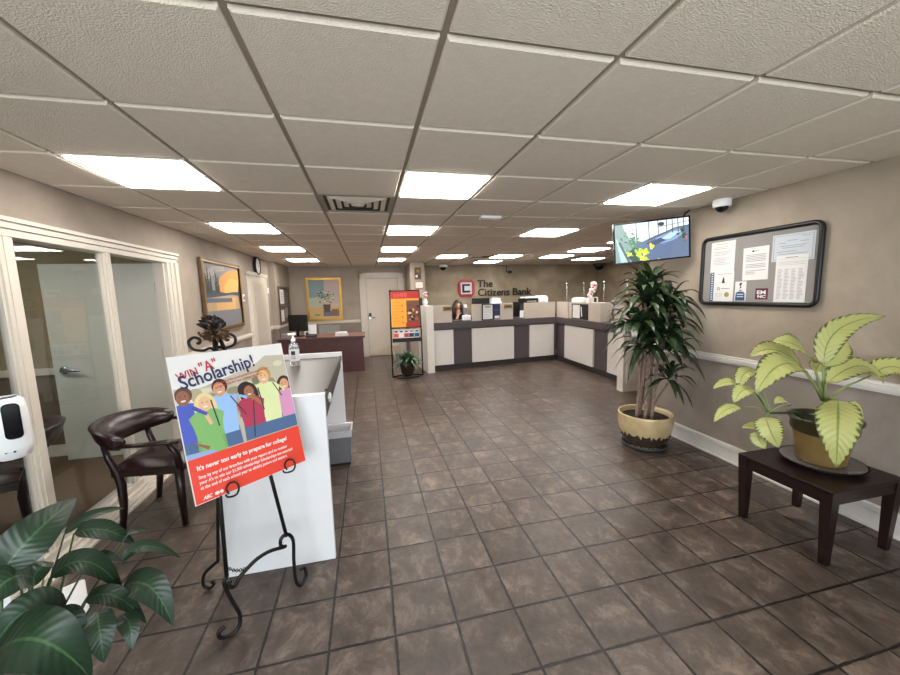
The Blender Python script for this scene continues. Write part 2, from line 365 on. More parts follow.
def text(body, size=1, bold=0, align='LEFT', ext=.0003, shear=0, space=1):
    k = (body, size, bold, align, ext, shear, space)
    if k not in _tc:
        cu = bpy.data.curves.new('t', 'FONT'); cu.body = body; cu.size = size; cu.offset = bold; cu.align_x = align; cu.extrude = ext; cu.shear = shear; cu.resolution_u = 3; cu.space_character = space
        o = bpy.data.objects.new('t', cu); col.objects.link(o); dg = bpy.context.evaluated_depsgraph_get(); dg.update()
        me = bpy.data.meshes.new_from_object(o.evaluated_get(dg)); bpy.data.objects.remove(o); bpy.data.curves.remove(cu); _tc[k] = me
    return _tc[k]
def at(x, y, z=0, rot=0, sx=1, sy=1):
    return Matrix.Translation((x, y, z)) @ Matrix.Rotation(rot, 4, 'Z') @ Matrix.Diagonal((sx, sy, 1, 1))
WR = ((0, -1, 0), (0, 0, 1)); WL = ((0, 1, 0), (0, 0, 1)); WB = ((1, 0, 0), (0, 0, 1))   # picture axes on the right, left and back walls

# ================================================================ THE SETTING
XL, XR, YB, YF = -2.02, 3.26, 9.93, -1.5
XA, YE = 6.98, 3.66            # teller area: far right wall, end of the near right wall
b = MB().box((-4.8, YF-.1, -.1), (XA+.1, YB+.1, 0), 'floor'); fl = b.build('floor', kind='structure')
b = MB().box((-4.7, .3, .0), (XL-.09, 4.58, .006), 'office_floor'); b.build('floor_office', kind='structure')
# ceiling: deck, grid and tegular tiles
b = MB().box((XL-.09, YF-.1, HC+.012), (XA+.12, YB+.12, HC+.1), 'grid')
x0, y0, S = -.9482, 1.165, .61
lights = [(-1, 2), (-1, 5), (-1, 8), (-1, 11), (2, 2), (2, 5), (2, 8), (2, 11), (5, 2), (5, 5), (4, 10), (6, 10), (6, 12), (8, 6), (8, 8), (8, 10), (10, 11)]
vents = [(1, 3), (5, 10), (9, 10)]
for i in range(-2, 14):
    for j in range(-5, 15):
        if (i, j) in lights or (i, j) in vents: continue
        g = .012
        xa, xb, ya, yb = x0+i*S+g, x0+(i+1)*S-g, y0+j*S+g, y0+(j+1)*S-g
        xa = max(xa, XL+.006); xb = min(xb, XA-.006); ya = max(ya, YF+.006); yb = min(yb, YB-.006)
        if j <= 3 and xa < XR and xb > XR: xb = XR-.006
        if xb-xa < .03 or yb-ya < .03: continue
        if j <= 3 and xa > XR: continue
        e = .008
        top = [(xa, ya, HC+.014), (xb, ya, HC+.014), (xb, yb, HC+.014), (xa, yb, HC+.014)]
        mid = [(xa, ya, HC+.002), (xb, ya, HC+.002), (xb, yb, HC+.002), (xa, yb, HC+.002)]
        bot = [(xa+e, ya+e, HC-.004), (xb-e, ya+e, HC-.004), (xb-e, yb-e, HC-.004), (xa+e, yb-e, HC-.004)]
        b.add(top+mid+bot, [(3, 2, 1, 0)][:0]+[(0, 1, 5, 4)[::-1], (1, 2, 6, 5)[::-1], (2, 3, 7, 6)[::-1], (3, 0, 4, 7)[::-1], (4, 5, 9, 8)[::-1], (5, 6, 10, 9)[::-1], (6, 7, 11, 10)[::-1], (7, 4, 8, 11)[::-1], (11, 10, 9, 8)], 'tile')
b.build('ceiling', kind='structure')
MB().box((-4.8, .2, 2.40), (XL-.09, 4.7, 2.5), 'tile').build('ceiling_office', kind='structure')
# walls
b = MB()
b.box((XL-.09, YF, 0), (XL, .6, HC+.01), 'wall_l'); b.box((XL-.09, .6, 2.06), (XL, 4.34, HC+.01), 'wall_l')
b.box((XL-.09, 4.34, 0), (XL, YB, HC+.01), 'wall_l'); b.box((XL, 8.45, 0), (-1.9, YB, HC+.01), 'wall_l')
b.build('wall_left', kind='structure')
b = MB().box((XR, YF, 0), (XR+.14, YE, HC+.01), 'wall_r'); b.box((XR+.14, YE-.14, 0), (XA, YE, HC+.01), 'wall_r'); b.build('wall_right', kind='structure')
MB().box((XA, YE-.14, 0), (XA+.12, YB, HC+.01), 'wall_b').build('wall_teller_right', kind='structure')
b = MB().box((XL-.09, YB, 0), (1.05, YB+.12, HC+.01), 'wall_l'); b.box((1.05, YB, 0), (XA+.12, YB+.12, HC+.01), 'wall_b'); b.build('wall_back', kind='structure')
# wall behind the camera with the shop windows
b = MB().box((XL-.09, YF-.12, 0), (XR+.14, YF, .35), 'wall').box((XL-.09, YF-.12, 2.2), (XR+.14, YF, HC+.02), 'wall')
for x in (XL-.09, -.75, .65, 2.05, XR-.35): b.box((x, YF-.12, .35), (x+.13 if x != XR-.35 else XR+.14, YF, 2.2), 'wall')
b.build('wall_front', kind='structure')
b = MB()
for xa, xb in ((XL, -.75), (-.62, .65), (.78, 2.05), (2.18, XR-.35)): b.box((xa, YF-.07, .35), (xb, YF-.062, 2.2), 'glass')
b.build('window_1', kind='structure')
# pillar beside the teller line
MB().box((1.06, 8.83, 0), (1.41, YB, HC+.01), 'wall_l').build('wall_pillar', kind='structure')
# office behind the glass
b = MB().box((-4.8, 4.58, 0), (XL-.09, 4.7, 2.42), 'office_wall').box((-4.8, .2, 0), (-4.7, 4.6, 2.42), 'office_wall').box((-4.8, .2, 0), (XL-.09, .3, 2.42), 'office_wall')
b.build('wall_office', kind='structure')
b = MB().box((-4.7, 4.55, .90), (XL-.09, 4.58, .97), 'trim').box((-4.7, 4.56, 0), (XL-.09, 4.58, .13), 'trim'); b.build('trim_office', kind='structure')

def mould(b, p0, p1, prof, m, out, up):      # run a stepped profile [(out0,up0,out1,up1)] between two points
    p0, p1, out, up = Vector(p0), Vector(p1), Vector(out), Vector(up)
    for o0, u0, o1, u1 in prof:
        q = []
        for p in (p0, p1):
            q += [p+up*u0, p+out*o1+up*(u0+(u1-u0)*.1), p+out*o1+up*(u0+(u1-u0)*.9), p+up*u1]
        b.add(q, [(0, 1, 2, 3), (7, 6, 5, 4), (0, 4, 5, 1), (1, 5, 6, 2), (2, 6, 7, 3), (3, 7, 4, 0)], m)
railp = [(0, 0, .018, .025), (0, .02, .03, .055), (0, .05, .015, .075)]
b = MB(); mould(b, (XR, YF, .925), (XR, YE, .925), railp, 'base', (-1, 0, 0), (0, 0, 1)); b.build('trim_1', kind='structure')
b = MB(); mould(b, (XR, YF, 0), (XR, YE, 0), [(0, 0, .016, .13), (0, .12, .026, .165)], 'base', (-1, 0, 0), (0, 0, 1))
mould(b, (XR, YF, 0), (XR, YE, 0), [(0, 0, .03, .02)], 'base', (-1, 0, 0), (0, 0, 1)); b.build('baseboard_right', kind='structure')
b = MB(); mould(b, (XL, 4.54, .97), (XL, 6.95, .97), railp, 'trim', (1, 0, 0), (0, 0, 1)); mould(b, (XL, 8.17, .97), (XL, 8.45, .97), railp, 'trim', (1, 0, 0), (0, 0, 1))
mould(b, (XL, 8.45, .97), (-1.88, 8.45, .97), railp, 'trim', (0, -1, 0), (0, 0, 1)); mould(b, (-1.9, 8.45, .97), (-1.9, YB, .97), railp, 'trim', (1, 0, 0), (0, 0, 1)); b.build('trim_2', kind='structure')
b = MB(); mould(b, (-1.9, YB, .94), (-.19, YB, .94), railp, 'trim', (0, -1, 0), (0, 0, 1)); b.build('trim_3', kind='structure')
b = MB(); mould(b, (XL, 4.54, 0), (XL, 6.95, 0), [(0, 0, .018, .14)], 'trim', (1, 0, 0), (0, 0, 1)); mould(b, (-1.9, 8.45, 0), (-1.9, YB, 0), [(0, 0, .018, .14)], 'trim', (1, 0, 0), (0, 0, 1)); b.build('baseboard_left', kind='structure')
b = MB(); mould(b, (-1.9, YB, 0), (-.19, YB, 0), [(0, 0, .018, .14)], 'trim', (0, -1, 0), (0, 0, 1)); mould(b, (1.41, YB, 0), (XA, YB, 0), [(0, 0, .018, .14)], 'trim', (0, -1, 0), (0, 0, 1)); b.build('baseboard_back', kind='structure')
# storefront of the glazed office: header, posts, sill, glass, open door
b = MB()
mould(b, (XL, .4, 2.03), (XL, 4.56, 2.03), [(0, 0, .022, .05), (0, .045, .034, .09), (0, .085, .05, .115)], 'trim', (1, 0, 0), (0, 0, 1))
b.box((XL-.09, .6, 2.03), (XL, 4.34, 2.06), 'trim')
mould(b, (XL, 4.33, 0), (XL, 4.33, 2.04), [(0, .02, .02, .08), (0, .07, .03, .14), (0, .13, .045, .21)], 'trim', (1, 0, 0), (0, 1, 0))
b.box((XL-.09, 4.31, 0), (XL, 4.345, 2.04), 'trim')
b.build('trim_4', kind='structure')
for y1 in (1.62, 2.70, 3.53):
    b = MB(); ya = y1-.12 if y1 < 3 else y1-.105
    b.box((XL-.035, ya, 0), (XL, y1, 2.035), 'trim'); b.box((XL, ya+.015, 0), (XL+.012, y1-.015, 2.035), 'trim'); b.box((XL+.012, ya+.04, 0), (XL+.018, y1-.04, 2.035), 'trim')
    b.build('trim_post', kind='structure')
b = MB()
for k, (o_, h_) in enumerate(((.13, .016), (.10, .036), (.06, .056), (.03, .10), (.0, .125))): b.box((XL-.06, .6, 0 if k == 0 else h_-.03 if k < 3 else h_-.045), (XL+o_, 3.53, h_), 'trim')
for k, (o_, h_) in enumerate(((.13, .014), (.09, .026), (.05, .038))): b.box((XL-.085, 3.53, 0), (XL+o_, 4.31, h_), 'trim')
b.build('trim_5', kind='structure')
b = MB().box((XL-.022, .6, .12), (XL-.016, 1.48, 2.04), 'glass').box((XL-.022, 1.62, .12), (XL-.016, 2.56, 2.04), 'glass').box((XL-.022, 2.70, .12), (XL-.016, 3.41, 2.04), 'glass'); b.build('window_2', kind='structure')
d = MB().box((-3.13, 4.40, .012), (-2.115, 4.445, 2.03), 'leafdoor').build('door_1', kind='structure')
b = MB().sphere((0, -.02, 0), .042, 'silverblue', n=14, sc_=(1, .4, 1)).tube([(0, -.02, 0), (0, -.055, 0), (.04, -.06, .002), (.095, -.06, 0), (.155, -.058, -.008)], [.016, .017, .016, .014, .008], 'silverblue'); h = b.build('door_handle', d); h.location = (-3.03, 4.40, .965)
b = MB()
for z in (1.79, 1.09, .25): b.box((-2.15, 4.385, z-.055), (-2.105, 4.40, z+.055), 'brass'); b.tube([(-2.11, 4.385, z-.055), (-2.11, 4.385, z+.055)], .008, 'brass', n=8)
b.build('hinge', d)
# left wall second door with slatted blind
d = MB().box((XL, 7.10, 0), (XL+.03, 8.06, 2.03), 'door').build('door_2', kind='structure')
b = MB(); 
mould(b, (XL, 6.96, 0), (XL, 6.96, 2.12), [(0, 0, .025, .07), (0, .05, .04, .14)], 'trim', (1, 0, 0), (0, 1, 0)); mould(b, (XL, 8.05, 0), (XL, 8.05, 2.12), [(0, 0, .035, .07), (0, .06, .025, .13)], 'trim', (1, 0, 0), (0, 1, 0))
mould(b, (XL, 6.96, 2.0), (XL, 8.18, 2.0), [(0, 0, .025, .07), (0, .05, .045, .125)], 'trim', (1, 0, 0), (0, 0, 1)); b.build('door_casing', d)
b = MB()
for i in range(34): b.box((XL+.032, 7.24, .72+i*.036), (XL+.045, 7.92, .745+i*.036), 'trim')
b.build('louver_panel', d)
# back door
d = MB().box((.008, YB-.008, 0.01), (.822, YB, 2.09), 'door').build('door_3', kind='structure')
b = MB()
for xa, xb in ((-.17, 0), (.83, 1.0)): b.box((xa, YB-.045, 0), (xb, YB, 2.245), 'trim'); b.box((xa+.03, YB-.07, 0), (xb-.05, YB-.045, 2.2), 'trim')
b.box((-.17, YB-.045, 2.10), (1.0, YB, 2.245), 'trim').box((-.15, YB-.06, 2.15), (.98, YB-.045, 2.22), 'trim'); b.build('door_casing', d)
MB().box((.02, YB-.014, .02), (.81, YB-.008, .26), 'kickpale').build('kick_plate', d, label='pale metal kick plate')
b = MB().rbox((.03, YB-.04, 1.01), (.11, YB-.008, 1.19), 'chrome', .01).tube([(.07, YB-.04, 1.06), (.07, YB-.07, 1.06), (.2, YB-.075, 1.055)], .014, 'chrome').box((.04, YB-.044, 1.08), (.10, YB-.04, 1.18), 'black'); b.build('keypad_lever', d)

# ================================================================ CEILING FIXTURES
locs = {(-1, 2): 'nearest ceiling light of the left row, before the glazed office', (-1, 5): 'second ceiling light of the left row, above the landscape painting', (-1, 8): 'third ceiling light of the left row, near the wall clock', (-1, 11): 'farthest ceiling light of the left row, above the mahogany desk',
 (2, 2): 'nearest ceiling light of the middle row, just right of the air vent', (2, 5): 'second ceiling light of the middle row', (2, 8): 'third ceiling light of the middle row', (2, 11): 'farthest ceiling light of the middle row, before the back door',
 (5, 2): 'large near ceiling light above the wall television', (5, 5): 'lone ceiling light in the middle between vent strip and television', (4, 10): 'ceiling light just left of the bank sign, beside the pillar', (6, 10): 'ceiling light above the right end of the bank sign, nearer one',
 (6, 12): 'ceiling light directly above the bank sign, closest to its wall', (8, 6): 'ceiling light partly hidden behind the left edge of the television', (8, 8): 'ceiling light in front of the corner camera, nearer one', (8, 10): 'ceiling light left of the dark vent over the teller corner', (10, 11): 'ceiling light right above the corner dome camera'}
p0 = None
for (i, j) in lights:
    c = (x0+(i+.5)*S, y0+(j+.5)*S, HC); lb = 'recessed square fluorescent '+locs[(i, j)]
    if p0 is None:
        p0 = thing('ceiling_light', lb, 'ceiling light', c, group='recessed ceiling lights')
        b = MB(); h = .297
        for q in (((-h, -h), (h, -h+.018)), ((-h, h-.018), (h, h)), ((-h, -h+.018), (-h+.018, h-.018)), ((h-.018, -h+.018), (h, h-.018))): b.box((*q[0], -.004), (*q[1], .011), 'trim')
        b.build('frame', p0); MB().rbox((-.278, -.278, -.014), (.278, .278, .010), 'diffuser', .01).build('diffuser', p0)
    else: copy_thing(p0, c, lb)
copy_thing(p0, (-3.3, 3.1, 2.396), 'added ceiling light brightening the glazed office on the left')  # extra fixture, added to lift the dark office and its open door
vl = {(1, 3): 'square metal ceiling air vent nearest the camera', (5, 10): 'ceiling air vent above the sign wall logo', (9, 10): 'ceiling air vent over the teller corner on the right'}
v0 = None
for (i, j) in vents:
    c = (x0+(i+.5)*S, y0+(j+.5)*S, HC)
    if v0 is None:
        v0 = thing('ceiling_vent', vl[(i, j)], 'air vent', c, group='ceiling air vents')
        b = MB(); h = .297; b.box((-h, -h, .004), (h, h, .011), 'kick'); b.build('backing', v0)
        b = MB()
        for q in (((-h, -h), (h, -h+.035)), ((-h, h-.035), (h, h)), ((-h, -h+.035), (-h+.035, h-.035)), ((h-.035, -h+.035), (h, h-.035))): b.box((*q[0], -.004), (*q[1], .004), 'grid')
        b.build('frame', v0)
        for k, r in enumerate((.235, .175, .115, .06)):
            b = MB()
            for a in range(4):
                T = Matrix.Rotation(a*PI/2, 4, 'Z'); b.add([(-r, -r, .003), (r, -r, .003), (r-.042, -r+.042, -.010), (-r+.042, -r+.042, -.010)], [(3, 2, 1, 0)], 'tile', T=T)
            b.build('louver', v0)
        MB().lathe([(.0005, -.014), (.05, -.012), (.055, -.006)], 'trim', n=20, cap=False).build('centre_disc', v0)
    else: copy_thing(v0, c, vl[(i, j)])
b = MB().rbox((-.11, -.05, -.03), (.11, .05, -.004), 'plastic', .012); single(b, 'motion_sensor', 'slim white rectangular sensor on the ceiling right of the middle lights', 'sensor', (1.28, 3.63, HC))

def dome(label, loc, r, body='plastic'):
    t = thing('security_camera', label, 'camera', loc, group='dome cameras')
    MB().lathe([(r*.95, 0), (r, -.01), (r, -.05), (r*.88, -.065)][::-1], body, n=24).build('housing', t)
    b = MB(); b.sphere((0, 0, -.06), r*.72, 'blackgl', n=20, T=Matrix.Scale(1, 4)); b.build('lens_dome', t)
    return t
dome('white dome camera with black lens high on the right wall, above notice board', (3.16, 2.72, HC-.004), .072)
dome('grey dome camera at the ceiling in the far right corner of teller area', (6.75, 9.55, HC-.008), .19, 'steel')
dome('small white dome camera at the ceiling left of the red logo', (2.05, 9.65, HC-.008), .12)
t = thing('bracket_camera', 'small camera hanging on a thin bracket above the bank sign', 'camera', (3.95, 9.85, HC-.006))
MB().tube([(0, 0, 0), (0, 0, -.20), (.06, -.03, -.20)], .012, 'black').build('bracket', t)
b = MB().rbox((.03, -.16, -.24), (.10, 0, -.17), 'black', .01); b.build('camera_body', t)

# ================================================================ BACK WALL
def rectframe(b, w, h, t, d, m, z0=0):     # mitred frame around a w x h picture, centred
    o = [(-w/2, -h/2), (w/2, -h/2), (w/2, h/2), (-w/2, h/2)]; i = [(-w/2+t, -h/2+t), (w/2-t, -h/2+t), (w/2-t, h/2-t), (-w/2+t, h/2-t)]
    for k in range(4):
        a, c = o[k], o[(k+1) % 4]; e, f = i[(k+1) % 4], i[k]
        b.prism([a, c, e, f], z0, z0+d, m)
# sign
t = thing('wall_sign', 'bank name sign with red and black square logo on the back wall', 'sign', (2.76, YB-.02, 1.78), axes=WB)
b = MB(); 
def oct_ring(b, r, r2, cut, cut2, m, z1, off=(0, 0)):
    def pts(r, c): return [(-r+c+off[0], -r+off[1]), (r+off[0], -r+off[1]), (r+off[0], r-c+off[1]), (r+off[0], r-c+off[1]), (r-c*0+off[0], r+off[1]), (-r+c+off[0], r+off[1]), (-r+off[0], r-c+off[1]), (-r+off[0], -r+c+off[1])]
    A = [(-r, -r+cut), (-r+cut, -r), (r-cut, -r), (r, -r+cut), (r, r-cut), (r-cut, r), (-r+cut, r), (-r, r-cut)]
    B = [(-r2, -r2+cut2), (-r2+cut2, -r2), (r2-cut2, -r2), (r2, -r2+cut2), (r2, r2-cut2), (r2-cut2, r2), (-r2+cut2, r2), (-r2, r2-cut2)]
    for k in range(8): b.prism([A[k], A[(k+1) % 8], B[(k+1) % 8], B[k]], 0, z1, m)
oct_ring(b, .24, .215, .09, .07, 'crimson', .02); oct_ring(b, .195, .165, .045, .0001, 'crimson', .02)
b.prism([(-.235, .15), (-.15, .235), (-.135, .19), (-.19, .135)], 0, .018, 'crimson'); b.prism([(.235, -.15), (.15, -.235), (.135, -.19), (.19, -.135)], 0, .018, 'crimson')
b.build('red_emblem_ring', t)
MB().rect(-.165, -.165, .165, .165, .004, 'paperb').build('emblem_backing', t)
b = MB().box((-.12, -.12, .004), (-.06, .12, .022), 'black').box((-.06, .065, .004), (.11, .12, .022), 'black').box((-.06, -.12, .004), (.11, -.065, .022), 'black'); b.build('emblem_letter', t)
MB().mesh(text('The', .29, .004, ext=.01), 'black', at(.33, .025, .012)).build('lettering', t); bw = lambda q: max(v.co.x for v in text(q, .29, .004, ext=.01).vertices)
MB().mesh(text('Citizens', .29, .004, ext=.01), 'black', at(.33, -.225, .012, sx=1.03)).build('lettering', t)
MB().mesh(text('Bank', .29, .004, ext=.01), 'black', at(.33+1.03*(bw('Citizens Bank')-bw('Bank')), -.225, .012, sx=1.03)).build('lettering', t)
# painting of a potted plant in gold frame
t = thing('framed_painting', 'gold framed still life painting of a potted plant on the back wall', 'painting', (-1.065, YB-.03, 1.575), axes=WB)
b = MB(); rectframe(b, .87, 1.11, .055, .03, 'goldframe'); b.build('frame', t)
b = MB(); 
b.rect(-.38, -.50, .38, .50, .004, flat('b9a78f')); b.rect(-.38, -.50, .38, -.20, .006, flat('b99b6c')); b.rect(-.38, .02, 0, .50, .007, flat('7d9092')); b.rect(0, -.1, .38, .50, .007, flat('b3a19b')); b.rect(-.38, -.2, -.1, .05, .008, flat('a8ab9c'))
b.rect(-.05, -.44, .34, -.30, .009, flat('5b6170')); b.rect(.16, -.40, .33, -.26, .010, flat('7a5a44')); b.poly([(-.03, -.33), (.12, -.33), (.14, -.13), (-.05, -.13)], .011, flat('54443c')); b.ell(-.2, -.40, .08, .03, .011, flat('7f8a4a'))
for k in range(60):
    a = random.uniform(0, 2*PI); r = random.uniform(.02, .25); b.ell(.04+r*math.cos(a), .08+r*.8*math.sin(a), .028, .011, .012+k*.00005, flat(['4f6a46', '6a8454', '3c5640', 'c9c7a2'][k % 4]), rot=a)
b.build('canvas', t)
# wall fittings on pillar
t = thing('pillar_plaque', 'brown plaque with gold medallion high on the pillar', 'plaque', (1.24, 8.83-.01, 2.15), axes=WB)
MB().box((-.08, -.145, 0), (.08, .145, .02), 'woodframe').build('board', t); MB().lathe([(.045, .02), (.045, .03), (.02, .034)], 'brass', n=20, c=(0, .05)).build('medallion', t); MB().ell(-.03, -.07, .03, .03, .022, 'paper').rect(-.005, -.10, .06, -.05, .0225, 'kick').build('inlay', t)
t = thing('pillar_certificate', 'pale framed certificate on the pillar below the brown plaque', 'certificate', (1.265, 8.83-.01, 1.87), axes=WB)
b = MB(); rectframe(b, .2, .155, .012, .015, 'goldframe'); b.build('frame', t); b = MB().rect(-.09, -.067, .09, .067, .004, 'paper')
for k in range(3): b.rect(-.06, .02-k*.025, .06, .027-k*.025, .005, 'ink')
b.build('sheet', t)

# ================================================================ LEFT WALL ITEMS
t = thing('landscape_painting', 'large framed sunset lake landscape painting on the left wall', 'painting', (XL+.02, 5.80, 1.69), axes=WL)
b = MB(); rectframe(b, 1.42, .96, .045, .03, 'woodframe'); rectframe(b, 1.36, .90, .015, .034, 'goldframe'); b.build('frame', t)
b = MB(); W2, H2 = .665, .435
b.rect(-W2, -H2, W2, H2, .004, flat('8f8a88')); b.rect(-W2, .0, W2, H2, .005, flat('8f8f92'))
b.poly([(-.25, .02), (W2, .02), (W2, .40), (.3, .38), (-.05, .28), (-.28, .12)], .006, flat('d59a58')); b.poly([(.0, .02), (W2, .02), (W2, .24), (.3, .26), (.05, .15)], .007, flat('e0ac62'))
b.poly([(-.6, .3), (-.3, .40), (.1, .42), (.1, .36), (-.2, .32), (-.5, .2)], .0065, flat('a9a49e'))
b.rect(-W2, -.22, W2, .0, .006, flat('b59a74')); b.poly([(-.3, -.24), (.45, -.2), (.45, -.02), (-.3, -.03)], .007, flat('cfa468')); b.rect(-W2, -H2, W2, -.2, .0075, flat('77777c'))
b.poly([(-W2, -.03), (-.4, -.02), (0, .0), (.3, .02), (W2, .0), (W2, .06), (.4, .06), (.1, .04), (-.2, .06), (-.5, .09), (-W2, .08)], .008, flat('4a505c')); b.rect(-W2, -.09, .3, -.03, .0085, flat('5d6675'))
for cx, hh in ((-.5, .34), (-.42, .26), (-.25, .30), (-.18, .22), (-.57, .25)):
    for k in range(9):
        y = .06+hh*k/9; ww = .055*(1-k/10); b.ell(cx+random.uniform(-.012, .012), y, ww, .02, .009+k*.0001, flat('454b45'))
b.poly([(W2, .3), (W2, -.3), (.60, -.1), (.57, .02), (.61, .12)], .0095, flat('4c3a35'))
b.build('canvas', t)
t = thing('wall_clock', 'round black wall clock above the slatted door on the left wall', 'clock', (XL+.01, 7.56, 2.25), axes=WL)
MB().lathe([(.165, 0), (.175, .02), (.165, .045), (.145, .045), (.145, .03), (.0005, .03)], 'black', n=36, cap=False).build('rim', t); b = MB().ell(0, 0, .144, .144, .032, 'paper', n=32)
for k in range(12): a = k*PI/6; b.rect(-.005, .11,   .005, .135, .034, 'black', T=Matrix.Rotation(a, 4, 'Z'))
dl_ = b.build('dial', t); MB().poly([(-.006, -.02), (.006, -.02), (.004, .10), (-.004, .10)], .036, 'black').poly([(-.02, .006), (-.02, -.006), (.07, -.005), (.07, .005)], .037, 'black').build('hands', dl_)
b = MB().rbox((-.05, -.06, 0), (.05, .06, .03), 'plastic', .012).box((-.03, -.035, .03), (.03, .02, .033), 'greyp'); single(b, 'wall_thermostat', 'white thermostat box beside the landscape painting', 'thermostat', (XL+.002, 6.64, 1.66), axes=WL)
b = MB().rbox((-.04, -.06, 0), (.04, .06, .012), 'plastic', .008).box((-.012, -.02, .012), (.012, .02, .02), 'paper'); single(b, 'light_switch', 'white switch box on the left wall right of the slatted door', 'switch', (XL+.002, 8.30, 1.80), axes=WL)
t = thing('framed_certificates', 'dark frame with two certificates on left wall corner above monitor', 'picture frame', (-1.9+.01, 9.13, 1.47), axes=WL)
b = MB(); rectframe(b, 1.05, .86, .04, .025, 'woodframe'); b.box((-.5, -.03, .0), (.5, .0, .022), 'woodframe'); b.build('frame', t)
b = MB().rect(-.485, -.39, .485, .39, .004, flat('5d5550')); b.rect(-.40, .04, -.02, .36, .006, 'paper').rect(.0, .04, .42, .34, .006, flat('6b6460')); b.rect(-.44, -.36, -.1, -.1, .006, 'paper').rect(0, -.3, .3, -.06, .006, flat('9a8f80'))
for k in range(5): b.rect(-.34, .10+k*.045, -.1, .115+k*.045, .0065, 'ink')
b.build('certificates', t)

# ================================================================ TELLER COUNTER
A = Vector((1.16, 7.38, 0)); Bc = Vector((4.34, 7.72, 0)); Cc = Vector((4.22, 5.02, 0))
def seg(p, q):
    d = (q-p).normalized(); n = Vector((d.y, -d.x, 0))     # n points to the customers' side
    return Matrix(((d.x, n.x, 0, p.x), (d.y, n.y, 0, p.y), (0, 0, 1, 0), (0, 0, 0, 1))), (q-p).length
T1, L1 = seg(A, Bc); T2, L2 = seg(Bc, Cc)
tc = thing('teller_counter', 'L-shaped teller counter with white panels, charcoal bands and greige screens', 'counter', (0, 0, 0))
b = MB().box((.1, -.55, .0), (L1+.1, -.06, .12), 'kick', T1).box((-.0, -.55, 0), (L2, -.06, .12), 'kick', T2); b.build('toe_kick', tc)
b = MB().box((.06, -.5, .12), (L1, -.03, .90), 'charcoal', T1).box((-.03, -.5, .12), (L2-.02, -.03, .90), 'charcoal', T2); b.build('cabinet_body', tc)
b = MB().box((.06, -.6, .90), (L1+.1, .03, 1.035), 'charcoal', T1).box((0.03, -.6, .90), (L2-.02, .03, 1.035), 'charcoal', T2); b.build('countertop', tc)
for u0_, u1_ in ((.16, .61), (1.045, 2.07), (2.48, 3.14)): MB().box((u0_, -.03, .13), (u1_, .005, .875), 'white2', T1).build('front_panel', tc)
for u0_, u1_ in ((.42, 1.55), (2.02, 2.55)): MB().box((u0_, -.03, .13), (u1_, .005, .875), 'white2', T2).build('front_panel', tc)
for u0_, u1_ in ((.14, .60), (1.065, 2.06)): MB().box((u0_, -.06, 1.035), (u1_, -.02, 1.40), 'privacy', T1).build('privacy_screen', tc)
MB().box((2.36, -.06, 1.035), (L1-.02, -.02, 1.39), 'privacy', T1).box((-.02, -.06, 1.035), (.50, -.02, 1.39), 'privacy', T2).build('privacy_screen', tc)
MB().box((.52, -.30, 1.035), (1.70, -.04, 1.39), 'privacy', T2).build('privacy_screen', tc); MB().box((2.15, -.06, 1.035), (2.6, -.02, 1.36), 'privacy', T2).build('privacy_screen', tc)
for u0_, u1_ in ((.62, 1.04), (2.08, 2.34)):
    MB().box((u0_, -.55, 1.035), (u1_, -.05, 1.05), 'kick', T1).build('transaction_ledge', tc)
MB().box((.0, -.65, 0), (.15, .10, 1.40), 'post', T1).build('end_post', tc, label='pale end post at the brochure rack')
MB().box((-.02, -1.40, 0), (.08, -.65, 1.40), 'privacy', T1).build('end_wall', tc)
b = MB().box((3.93, 4.88, 0), (4.27, 5.02, 1.12), 'post').box((3.99, 4.865, .15), (4.21, 4.88, 1.05), 'post').box((3.92, 4.87, 1.12), (4.28, 5.03, 1.14), 'post'); b.build('end_post', tc, label='pale square post at the right end behind the tall plant')
# glass guards with steel caps
def guard(label, p, q):
    p, q = Vector(p), Vector(q); t = thing('glass_guard', label, 'glass screen', ((p.x+q.x)/2, (p.y+q.y)/2, 0), group='clear guards above the teller counter')
    o = t.location; d = (q-p).normalized(); n = Vector((d.y, -d.x, 0))*.004; v = []
    for z in (1.04, 1.80): v += [Vector((a.x-o.x, a.y-o.y, z))+s_ for a, s_ in ((p, -n), (q, -n), (q, n), (p, n))]
    MB().hexa(v[:4], v[4:], 'acrylic').build('pane', t)
    for a in (p, q): MB().sphere((a.x-o.x, a.y-o.y, 1.80), .022, 'chrome', n=12).tube([(a.x-o.x, a.y-o.y, 1.035), (a.x-o.x, a.y-o.y, 1.80)], .004, 'chrome', n=6).build('steel_post', t)
guard('clear glass guard with steel caps left of the tall plant, back one', (4.55, 7.62, 0), (4.92, 7.50, 0))
guard('clear glass guard with steel caps nearest the tall plant', (4.72, 6.5, 0), (4.74, 5.85, 0))

# things on and behind the counter
def on1(u, v, z): p = T1 @ Vector((u, v, z)); return (p.x, p.y, p.z)
def on2(u, v, z): p = T2 @ Vector((u, v, z)); return (p.x, p.y, p.z)
ra1 = math.atan2(T1[1][0], T1[0][0]); 
